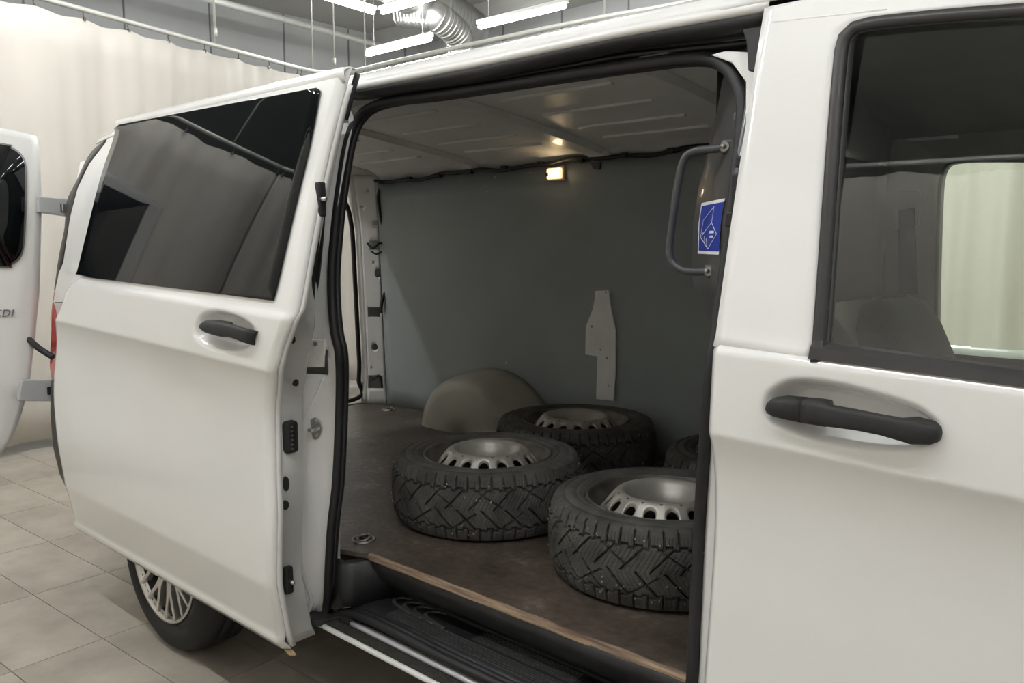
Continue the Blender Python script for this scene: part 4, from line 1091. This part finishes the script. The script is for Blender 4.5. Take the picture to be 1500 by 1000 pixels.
def spoke_geo():
    G = []
    def bar(p, q, w0, w1, y0, y1, dep=.028):
        p = np.array(p); q = np.array(q); d = q - p; d /= np.linalg.norm(d); n_ = np.array([-d[1], d[0]])
        A_ = [p + n_ * w0 / 2, q + n_ * w1 / 2, q - n_ * w1 / 2, p - n_ * w0 / 2]; ys = [y0, y1, y1, y0]
        Vt = [np.array([a[0], y, a[1]]) for a, y in zip(A_, ys)]
        return prism_geo(Vt, (0, dep, 0))
    G.append(bar((.05, 0), (.118, 0), .036, .030, .022, .012))
    G.append(bar((.110, .003), (.214, .036), .018, .012, .0135, .004))
    G.append(bar((.110, -.003), (.214, -.036), .018, .012, .0135, .004))
    return G
sg = multi('spoke', spoke_geo(), ALLOY, rw); bevel(sg, .0025, 2)
for k in range(NS):
    o = sg if k == 0 else bpy.data.objects.new('spoke', sg.data)
    if k:
        COL.objects.link(o); o.parent = rw; bevel(o, .0025, 2)
    o.rotation_euler = (0, 2 * math.pi * k / NS + .13, 0)
# far rear wheel, simply tyre and rim, standing on the ground below the van
rw2 = empty('rear_wheel'); rw2.location = (wx, YW + .02, RW); rw2.parent = van
lathe('tyre', [(rr_, -.012), (rr_ + .04, .004), (RW - .03, -.004), (RW, -.05), (RW, -.17), (RW - .05, -.21), (rr_, -.2)], TYRE2, rw2, 48, (0, 0, 0), 'y')
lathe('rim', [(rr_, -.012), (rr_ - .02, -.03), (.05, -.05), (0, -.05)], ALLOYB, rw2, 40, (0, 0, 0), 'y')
box('underbody', (.1, .94, .30), (4.0, 1.45, .10), BLACK, van)

# ================================================================== LOOSE WHEELS
TR, TW = .310, .207
def tread_h(u, v):
    """groove depth 0..1 at angle u (rad) and width coordinate v (-1..1)"""
    av = np.abs(v); sgn = np.where(v >= 0, 0., .5)
    N = 27
    ph = N * u / (2 * math.pi)
    g = np.zeros_like(u + v)
    def gr(x, wd):
        f = np.abs((x % 1) - .5) * 2            # 1 at the groove line
        return sst(1 - wd, 1 - wd * .75, f)
    z = ph - 1.25 * av + sgn
    mid = av < .62
    g = np.maximum(g, np.where(mid, gr(z + .5, .105), 0))
    z2 = .5 * ph + 1.0 * av + sgn
    g = np.maximum(g, np.where((av > .10) & (av < .62), .85 * gr(z2 + .5, .055), 0))
    zig = .62 + .035 * np.where((2 * ph + sgn * 2) % 1 < .5, 1, -1)
    g = np.maximum(g, sst(.045, .02, np.abs(av - zig)))
    g = np.maximum(g, np.where(av > .60, gr(2 * ph + sgn * 2 + .15 * av, .15), 0))
    sipe = np.where(av > .66, .10 * gr(8 * ph, .30), .10 * gr(6 * z + 3 * av, .25))
    return np.maximum(g, sipe * (av < .9))
def make_tyre_mesh():
    nu_ = 1100; vv = np.linspace(-1, 1, 84)
    u = np.linspace(0, 2 * math.pi, nu_, endpoint=False)
    uu, v2 = np.meshgrid(u, vv, indexing='ij')
    rad = TR - .018 * np.abs(v2) ** 3.2 - .011 * tread_h(uu, v2)
    hh = TW / 2 + v2 * TW * .46
    sideT = [(TR - .030, TW * .985), (TR - .040, TW * .997), (TR - .042, TW * .988), (TR - .045, TW * .988), (TR - .047, TW * 1.0), (TR - .062, TW * 1.008), (TR - .072, TW * 1.006), (TR - .074, TW * .995), (TR - .077, TW * .995), (TR - .079, TW * 1.003), (TR - .087, TW * .998), (TR - .089, TW * .986), (TR - .093, TW * .984), (TR - .097, TW * .975), (TR - .101, TW * .955), (TR - .104, TW * .93), (.2, TW * .90)]
    sideB = [(r, TW - h) for r, h in sideT]
    prof = []
    V = np.zeros((nu_, len(sideB) + 84 + len(sideT), 3))
    R_ = np.concatenate([np.tile([p[0] for p in sideB[::-1]], (nu_, 1)), rad, np.tile([p[0] for p in sideT], (nu_, 1))], axis=1)
    H_ = np.concatenate([np.tile([p[1] for p in sideB[::-1]], (nu_, 1)), hh, np.tile([p[1] for p in sideT], (nu_, 1))], axis=1)
    V[..., 0] = R_ * np.cos(u)[:, None]; V[..., 1] = R_ * np.sin(u)[:, None]; V[..., 2] = H_
    m = V.shape[1]
    i = np.arange(nu_)[:, None]; j = np.arange(m - 1)[None, :]; i2 = (i + 1) % nu_
    Fq = np.stack([i * m + j, i2 * m + j, i2 * m + j + 1, i * m + j + 1], axis=-1).reshape(-1, 4)
    me = bpy.data.meshes.new('tyre'); me.from_pydata(V.reshape(-1, 3).tolist(), [], Fq.tolist()); me.update(); me.materials.append(TYRE)
    nb = len(sideB)
    me.polygons.foreach_set('use_smooth', np.tile([not (nb <= q < nb + 83) for q in range(m - 1)], nu_).tolist())
    return me
def make_rim_mesh():
    """pressed steel disc with sixteen vent holes, face up"""
    t0 = TW * .93 + .026
    NH = 16
    V = []; Fc = []
    inner_prof = [(.0285, t0 - .060), (.036, t0 - .055), (.062, t0 - .055), (.070, t0 - .050), (.086, t0 - .034), (.098, t0 - .014), (.107, t0 - .004), (.116, t0 - .001), (.124, t0 - .004)]
    v, f = lathe_geo(inner_prof, 96); V += v; Fc += f
    # holed zone: r .124 -> .162
    def zone(s, a):
        r = .124 + (.163 - .124) * s; z = t0 - .004 - .045 * s ** 1.25
        return np.array([r * math.cos(a), r * math.sin(a), z])
    for k in range(NH):
        a0 = 2 * math.pi * k / NH; da = 2 * math.pi / NH
        m = 24; sq = []; el = []
        for q in range(m):
            t = 2 * math.pi * (q + .5) / m; cx, sy = math.cos(t), math.sin(t); mm = max(abs(cx), abs(sy))
            sq.append((.5 + .5 * cx / mm, sy / mm * .5)); el.append((.54 + .36 * cx, .30 * sy))
        b = len(V)
        for (P_, dz_, sh) in ((sq, 0, 0), ([(x * .4 + y[0] * .6, z * .4 + y[1] * .6) for (x, z), y in zip(sq, el)], 0, 0), (el, 0, 0), ([(.54 + (x - .54) * .95, z * .95) for x, z in el], -.002, 0), ([(.54 + (x - .54) * .9, z * .9) for x, z in el], -.009, 0)):
            for (s, w_) in P_:
                p = zone(s, a0 + w_ * da); p[2] += dz_; V.append(p)
        for r_ in range(4):
            for q in range(m): Fc.append((b + r_ * m + q, b + r_ * m + (q + 1) % m, b + (r_ + 1) * m + (q + 1) % m, b + (r_ + 1) * m + q))
    v, f = lathe_geo([(.163, t0 - .049), (.170, t0 - .056), (.175, t0 - .066)], 96); b = len(V); V += v; Fc += [tuple(i + b for i in q) for q in f]
    me = bpy.data.meshes.new('wheel_disc'); me.from_pydata([tuple(map(float, p)) for p in V], [], Fc); me.update()
    bm = bmesh.new(); bm.from_mesh(me); bmesh.ops.remove_doubles(bm, verts=bm.verts, dist=.0004); bmesh.ops.recalc_face_normals(bm, faces=bm.faces); bm.to_mesh(me); bm.free()
    me.materials.append(STEEL); me.polygons.foreach_set('use_smooth', [True] * len(me.polygons))
    return me
def geo_mesh(name, geo, m, smooth=True):
    V, Fc = geo; me = bpy.data.meshes.new(name); me.from_pydata([tuple(map(float, p)) for p in V], [], Fc); me.update()
    bm = bmesh.new(); bm.from_mesh(me); bmesh.ops.recalc_face_normals(bm, faces=bm.faces); bm.to_mesh(me); bm.free()
    me.materials.append(m); me.polygons.foreach_set('use_smooth', [smooth] * len(me.polygons)); return me
tyre_me = make_tyre_mesh(); disc_me = make_rim_mesh()
t0 = TW * .93
barrel_me = geo_mesh('rim_barrel', lathe_geo([(.2085, t0 + .004), (.2075, t0 + .010), (.203, t0 + .009), (.2005, t0 + .0), (.197, t0 - .012), (.184, t0 - .022), (.180, t0 - .05), (.176, t0 - .066), (.172, t0 - .12), (.185, .03), (.205, .012)], 96), RIMD)
t0 += .026
hub_me = geo_mesh('hub_bore', lathe_geo([(.0285, t0 - .060), (.0285, t0 - .075), (.0, t0 - .0755)], 32), BLACK)
bolts = []
for k in range(5):
    a = 2 * math.pi * k / 5 + .3; v, f = lathe_geo([(.0, t0 - .0545), (.0065, t0 - .0545), (.0085, t0 - .0525), (.010, t0 - .0550)], 14, (.050 * math.cos(a), .050 * math.sin(a), 0)); bolts.append((v, f))
RUST = mat('bolt_seat_rust', (.16, .05, .03), .7, var=.4, scale=80)
bh_me = [geo_mesh('bolt_seat', b, RUST) for b in bolts]
sg_ = []
rs = np.random.default_rng(3)
for k in range(150):
    a = rs.uniform(0, 2 * math.pi); v = rs.choice([-.8, -.72, .72, .8, -.45, -.3, .3, .45]) + rs.uniform(-.04, .04)
    r = TR - .018 * abs(v) ** 3.2 + .0008; h = TW / 2 + v * TW * .46
    c = np.array([r * math.cos(a), r * math.sin(a), h]); er_ = np.array([math.cos(a), math.sin(a), 0]); et = np.array([-math.sin(a), math.cos(a), 0])
    sg_.append(box_geo(c, (.003, .0035, .0035), np.array([er_, et, [0, 0, 1]])))
Vs = []; Fs = []
for v, f in sg_:
    b = len(Vs); Vs += v; Fs += [tuple(i + b for i in q) for q in f]
stud_me = geo_mesh('tyre_studs', (Vs, Fs), STUD, False)
def loose(x, y, rot, label, tilt=(0, 0)):
    t = empty('loose_wheel', (x, y, ZF + .003)); t.rotation_euler = (tilt[0], tilt[1], rot); tag(t, label, 'wheel', 'studded winter wheels lying in the van')
    for nm, me in (('tyre', tyre_me), ('wheel_disc', disc_me), ('rim_barrel', barrel_me)):
        o = bpy.data.objects.new(nm, me); COL.objects.link(o); o.parent = t
        if nm == 'tyre':
            s = bpy.data.objects.new('tyre_studs', stud_me); COL.objects.link(s); s.parent = o; s['kind'] = 'stuff'
        if nm == 'wheel_disc':
            h = bpy.data.objects.new('hub_bore', hub_me); COL.objects.link(h); h.parent = o
            for bmsh in bh_me: h = bpy.data.objects.new('bolt_seat', bmsh); COL.objects.link(h); h.parent = o
    return t
loose(-.137, .658, .3, 'studded tyre on silver steel wheel lying nearest the ring in the floor')
loose(.545, .634, 1.1, 'studded tyre on silver steel wheel lying closest to the front door pillar')
loose(-.255, 1.274, 2.3, 'studded tyre on silver steel wheel lying beside the wheel arch cover')
loose(.519, 1.262, 3.9, 'studded tyre on silver steel wheel mostly hidden behind the front pillar')
